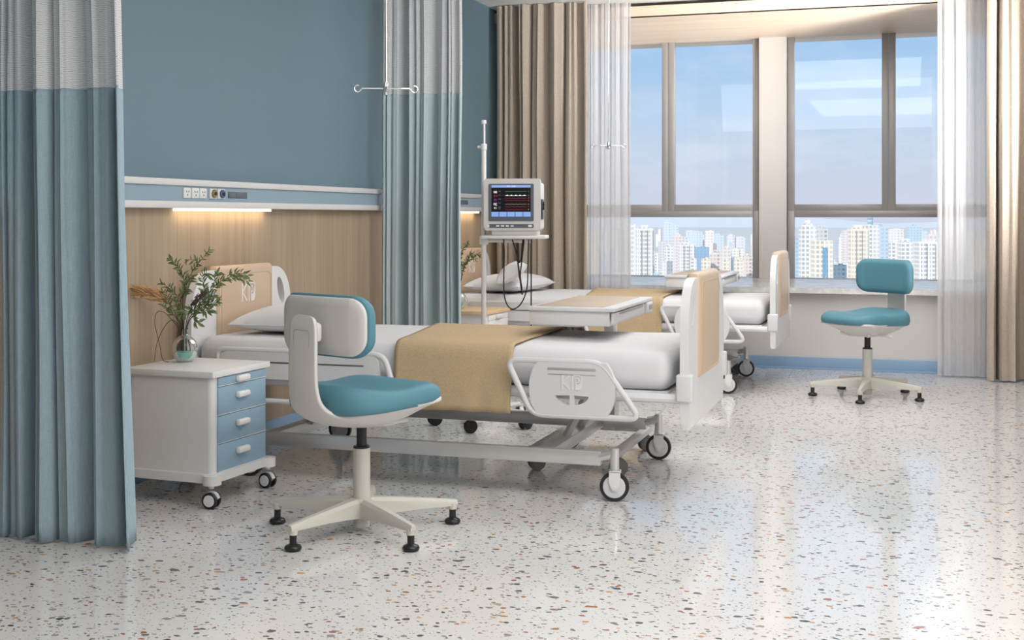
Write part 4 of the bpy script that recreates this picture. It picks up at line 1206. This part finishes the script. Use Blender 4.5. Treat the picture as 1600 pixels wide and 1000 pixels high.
B = [ # x0,x1,ytop,dist,tone,style,label
 (960, 993, 350, 780, 'white', 'step', 'white apartment tower at the far left of the window behind the sheer curtain'),
 (995, 1021, 356, 860, 'white', 'wings', 'tall white apartment tower with ribbed balconies, leftmost in the clear view'),
 (1037, 1049, 346, 2000, 'blue', 'crown', 'hazy pale blue skyscraper with stepped crown in the left window'),
 (1050, 1060, 350, 2050, 'blue', 'flat', 'hazy pale blue slab tower right behind the stepped skyscraper'),
 (1030, 1047, 377, 1500, 'grey', 'flat', 'grey mid height block below the hazy skyscraper'),
 (1040, 1053, 385, 1250, 'white', 'step', 'small white block with stepped roof left of centre of the left window'),
 (1050, 1068, 369, 1350, 'pink', 'crown', 'pinkish white tower with small crown in the left window'),
 (1062, 1086, 381, 1200, 'white', 'wings', 'broad white block with ribbed front in the middle of the left window'),
 (1087, 1108, 386, 1300, 'deep', 'flat', 'strong blue glass office block in the middle of the left window'),
 (1076, 1098, 362, 2300, 'blue', 'flat', 'wide hazy blue block high in the middle of the left window'),
 (1106, 1116, 367, 2100, 'grey', 'flat', 'slim hazy grey tower right of the blue blocks'),
 (1117, 1131, 367, 2000, 'blue', 'step', 'hazy blue tower with raised left roof in the left window'),
 (1137, 1148, 368, 1900, 'grey', 'crown', 'slim hazy grey tower near the right of the left window'),
 (1150, 1163, 370, 1900, 'grey', 'flat', 'flat topped hazy grey tower near the right of the left window'),
 (1097, 1110, 404, 980, 'cream', 'flat', 'low cream block behind the near footboard'),
 (1111, 1126, 397, 990, 'pink', 'crown', 'low pinkish block with crown behind the near footboard'),
 (1128, 1142, 386, 1150, 'pink', 'flat', 'pale pink block above the low cream blocks'),
 (1129, 1140, 406, 960, 'cream', 'flat', 'small cream block with plain roof right of the pink crown'),
 (1148, 1162, 406, 960, 'cream', 'step', 'small cream block with stepped roof near the white pillar'),
 (1162, 1175, 400, 980, 'pink', 'crown', 'small pink block with pointed roof beside the white pillar'),
 (1243, 1252, 371, 900, 'blue', 'flat', 'slim blue grey tower at the left edge of the right window'),
 (1252, 1276, 354, 820, 'white', 'crown', 'tall white tower with crown at the left of the right window'),
 (1277, 1294, 357, 860, 'grey', 'step', 'tall grey and white tower behind the blue striped block'),
 (1272, 1302, 376, 780, 'cream', 'stripe', 'cream block with a vertical blue glass stripe'),
 (1318, 1332, 360, 1600, 'pink', 'flat', 'hazy pinkish tower left of the disc topped tower'),
 (1303, 1323, 414, 800, 'blue', 'flat', 'low blue banded block between the towers of the right window'),
 (1330, 1357, 356, 830, 'cream', 'wings', 'tall cream tower with ribbed front in the middle of the right window'),
 (1351, 1374, 352, 900, 'white', 'disc', 'tall white tower with a round disc on its roof'),
 (1374, 1388, 356, 1000, 'blue', 'step', 'narrow blue glass tower behind the teal chair back'),
 (1389, 1412, 358, 1900, 'pink', 'flat', 'wide hazy pale tower right of the blue glass tower'),
 (1421, 1440, 355, 1500, 'blue', 'crown', 'hazy blue tower with small roof box on the right'),
 (1390, 1407, 380, 1050, 'white', 'flat', 'white block behind the right shoulder of the chair back'),
 (1408, 1433, 378, 1000, 'white', 'step', 'broad white block right of the chair back'),
 (1436, 1476, 378, 850, 'white', 'wings', 'broad white block with dense window grid beside the right sheer curtain'),
 (1451, 1463, 367, 1000, 'pink', 'crown', 'pink roofed tower above the broad white block on the right'),
 (1440, 1450, 361, 1800, 'blue', 'flat', 'slim hazy blue tower above the broad white block'),
 (1486, 1520, 362, 900, 'white', 'crown', 'white tower seen through the right sheer curtain'),
 (1524, 1560, 372, 950, 'cream', 'flat', 'cream block seen faintly through the right sheer curtain'),
 (900, 935, 362, 900, 'cream', 'step', 'cream tower hidden behind the left sheer curtain'),
]
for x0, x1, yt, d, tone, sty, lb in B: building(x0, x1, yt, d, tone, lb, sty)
rnd = random.Random(42)
FOOT = []
def free(x0, x1, dist):
    la = ((x0+x1)/2-800)/F*dist; rad = abs(x1-x0)/F*dist*.85+4; c = from_cam(la, dist+rad*.5)
    if any((c.x-a)**2+(c.y-b)**2 < (rad+q)**2 for a, b, q in FOOT): return False
    FOOT.append((c.x, c.y, rad)); return True
for q in B: free(q[0], q[1], q[3])
tones = ['white', 'white', 'cream', 'pink', 'grey', 'blue', 'white', 'grey']
for i in range(130):   # middle distance
    d = rnd.uniform(1500, 3200); x = rnd.uniform(820, 1660); w = rnd.uniform(6, 18)*1500/d; y = rnd.uniform(362, 388)-6*(d/3200)
    tn = rnd.choice(tones)
    if not free(x, x+w, d): continue
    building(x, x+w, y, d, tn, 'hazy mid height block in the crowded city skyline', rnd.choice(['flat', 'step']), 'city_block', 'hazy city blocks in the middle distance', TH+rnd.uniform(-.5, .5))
for i in range(480):  # low roofs in front
    d = rnd.uniform(950, 1800); x = rnd.uniform(840, 1640); w = rnd.uniform(6, 14)*1200/d; top = GZ+rnd.uniform(14, 42)
    y = HZ+(1.15-top)*F/d
    tn = rnd.choice(['white', 'cream', 'white', 'pink', 'grey', 'blue'])
    if not free(x, x+w, d): continue
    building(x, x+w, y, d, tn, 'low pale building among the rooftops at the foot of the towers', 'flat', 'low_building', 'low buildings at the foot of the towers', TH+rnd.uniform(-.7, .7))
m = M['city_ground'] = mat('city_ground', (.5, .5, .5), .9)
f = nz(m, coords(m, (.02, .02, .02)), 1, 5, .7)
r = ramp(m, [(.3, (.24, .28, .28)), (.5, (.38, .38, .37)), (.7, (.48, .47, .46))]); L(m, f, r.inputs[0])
L(m, mixc(m, .25, r.outputs[0], (.45, .48, .52)), BS(m).inputs['Base Color']); BS(m).inputs['Emission Color'].default_value = (.62, .72, .86, 1); BS(m).inputs['Emission Strength'].default_value = .15  # haze painted on as a pale tint and a bluish glow
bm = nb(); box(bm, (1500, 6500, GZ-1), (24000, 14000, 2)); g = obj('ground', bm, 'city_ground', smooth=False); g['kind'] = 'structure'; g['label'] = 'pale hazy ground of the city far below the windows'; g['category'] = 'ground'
# hills on the horizon
bm = nb(); n = 120
rr1 = []
for i in range(n+1):
    a = R(30+120*i/n); x, y = 9000*math.cos(a), 9000*math.sin(a); hh = 20+110*max(0, noise.noise(Vector((i*.08, 0, 3)))+.1)+25*noise.noise(Vector((i*.4, 1, 0)))
    rr1.append((bm.verts.new((x, y, GZ)), bm.verts.new((x*1.01, y*1.01, max(GZ+5, hh-60))), bm.verts.new((x*1.1, y*1.1, GZ))))
for a, b in zip(rr1, rr1[1:]): bm.faces.new((a[0], b[0], b[1], a[1])); bm.faces.new((a[1], b[1], b[2], a[2]))
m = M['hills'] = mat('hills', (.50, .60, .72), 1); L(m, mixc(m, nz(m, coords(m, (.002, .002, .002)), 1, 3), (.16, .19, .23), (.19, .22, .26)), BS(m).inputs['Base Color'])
BS(m).inputs['Emission Color'].default_value = (.62, .66, .75, 1); BS(m).inputs['Emission Strength'].default_value = .70  # pale haze over the hills painted on as emission
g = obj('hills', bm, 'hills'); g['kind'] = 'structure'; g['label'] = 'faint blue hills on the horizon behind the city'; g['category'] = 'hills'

# ------------------------------------------------------------------ sky
w = bpy.data.worlds.new('sky'); S.world = w; w.use_nodes = True; nt = w.node_tree; nt.nodes.clear()
class WM: node_tree = nt
W_ = WM
o = N(W_, 'ShaderNodeOutputWorld'); bg = N(W_, 'ShaderNodeBackground'); L(W_, bg.outputs[0], o.inputs[0])
tc = N(W_, 'ShaderNodeTexCoord'); sx = N(W_, 'ShaderNodeSeparateXYZ'); L(W_, tc.outputs['Generated'], sx.inputs[0])
r = ramp(W_, [(.0, (.62, .66, .76)), (.035, (.60, .66, .78)), (.075, (.52, .66, .83)), (.13, (.36, .57, .82)), (.22, (.36, .54, .78)), (.40, (.46, .55, .68)), (1, (.50, .56, .66))])
L(W_, sx.outputs[2], r.inputs[0])
mp = N(W_, 'ShaderNodeMapping'); mp.inputs['Scale'].default_value = (1, 1, 3.2); L(W_, tc.outputs['Generated'], mp.inputs[0])
cf = nz(W_, mp.outputs[0], 9, 6, .6)
cr = ramp(W_, [(.47, (0, 0, 0)), (.72, (1, 1, 1))]); L(W_, cf, cr.inputs[0])
el = ramp(W_, [(.0, (.2, .2, .2)), (.05, (.6, .6, .6)), (.14, (.35, .35, .35)), (.4, (.2, .2, .2))]); L(W_, sx.outputs[2], el.inputs[0])
fac = math_(W_, 'MULTIPLY', cr.outputs[0], el.outputs[0])
L(W_, mixc(W_, fac, r.outputs[0], (.80, .83, .90)), bg.inputs[0]); bg.inputs[1].default_value = 1.0

# ------------------------------------------------------------------ lights
def sun_sky_fill(d, e, c, ang_):
    l = bpy.data.lights.new('sun_sky_fill', 'SUN'); l.energy = e; l.color = c; l.angle = R(ang_)
    o = bpy.data.objects.new('sun_sky_fill', l); COL.objects.link(o); o.rotation_euler = Vector(d).to_track_quat('-Z', 'Y').to_euler(); return o
sun_sky_fill((.35, .8, -.55), 3.6, (1, .97, .92), 1)
sun_sky_fill((-.38, -.80, -.42), .85, (.97, .98, 1), 50)  # broad soft lamp added to stand in for sky glow through the windows
def area(name, loc, tgt, sx_, sy_, e, c=(1, 1, 1)):
    l = bpy.data.lights.new(name, 'AREA'); l.shape = 'RECTANGLE'; l.size = sx_; l.size_y = sy_; l.energy = e; l.color = c
    o = bpy.data.objects.new(name, l); COL.objects.link(o); o.location = loc
    o.rotation_euler = (Vector(tgt)-Vector(loc)).to_track_quat('-Z', 'Y').to_euler(); return o
area('ceiling_fill', (2.4, 7.2, CZ-.02), (2.4, 7.2, 0), 1.6, 3.0, 54, (1, .98, .95))  # unseen fill lamps added under the ceiling to brighten the room
area('ceiling_fill', (3.0, 2.6, CZ-.02), (3.0, 2.6, 0), 2.6, 3.0, 66, (1, .98, .95))
area('side_fill', (5.9, 3.0, 1.9), (.5, 6.0, .7), 3.0, 1.6, 82, (1, .98, .96))  # unseen fill lamp added to light the room from the right
area('bay_fill', (2.3, 6.4, 2.72), (2.1, 11.0, 1.7), 3.0, 1.0, 22, (1, .98, .95))  # unseen fill lamp added inside the room to brighten the window bay
area('soffit_fill', (5.8, 6.6, .5), (2.0, 10.3, 2.9), 1.2, .8, 50, (1, .97, .93)).data.spread = R(42)
# soffit uplight at low right is unseen, added to brighten the timber lining
S.view_settings.view_transform = 'Standard'; S.view_settings.look = 'None'; S.view_settings.exposure = .13; S.view_settings.gamma = 1
try:
    S.cycles.max_bounces = 8; S.cycles.transparent_max_bounces = 16; S.cycles.use_denoising = True; S.cycles.sample_clamp_indirect = 6; S.cycles.caustics_reflective = False; S.cycles.caustics_refractive = False
except Exception: pass
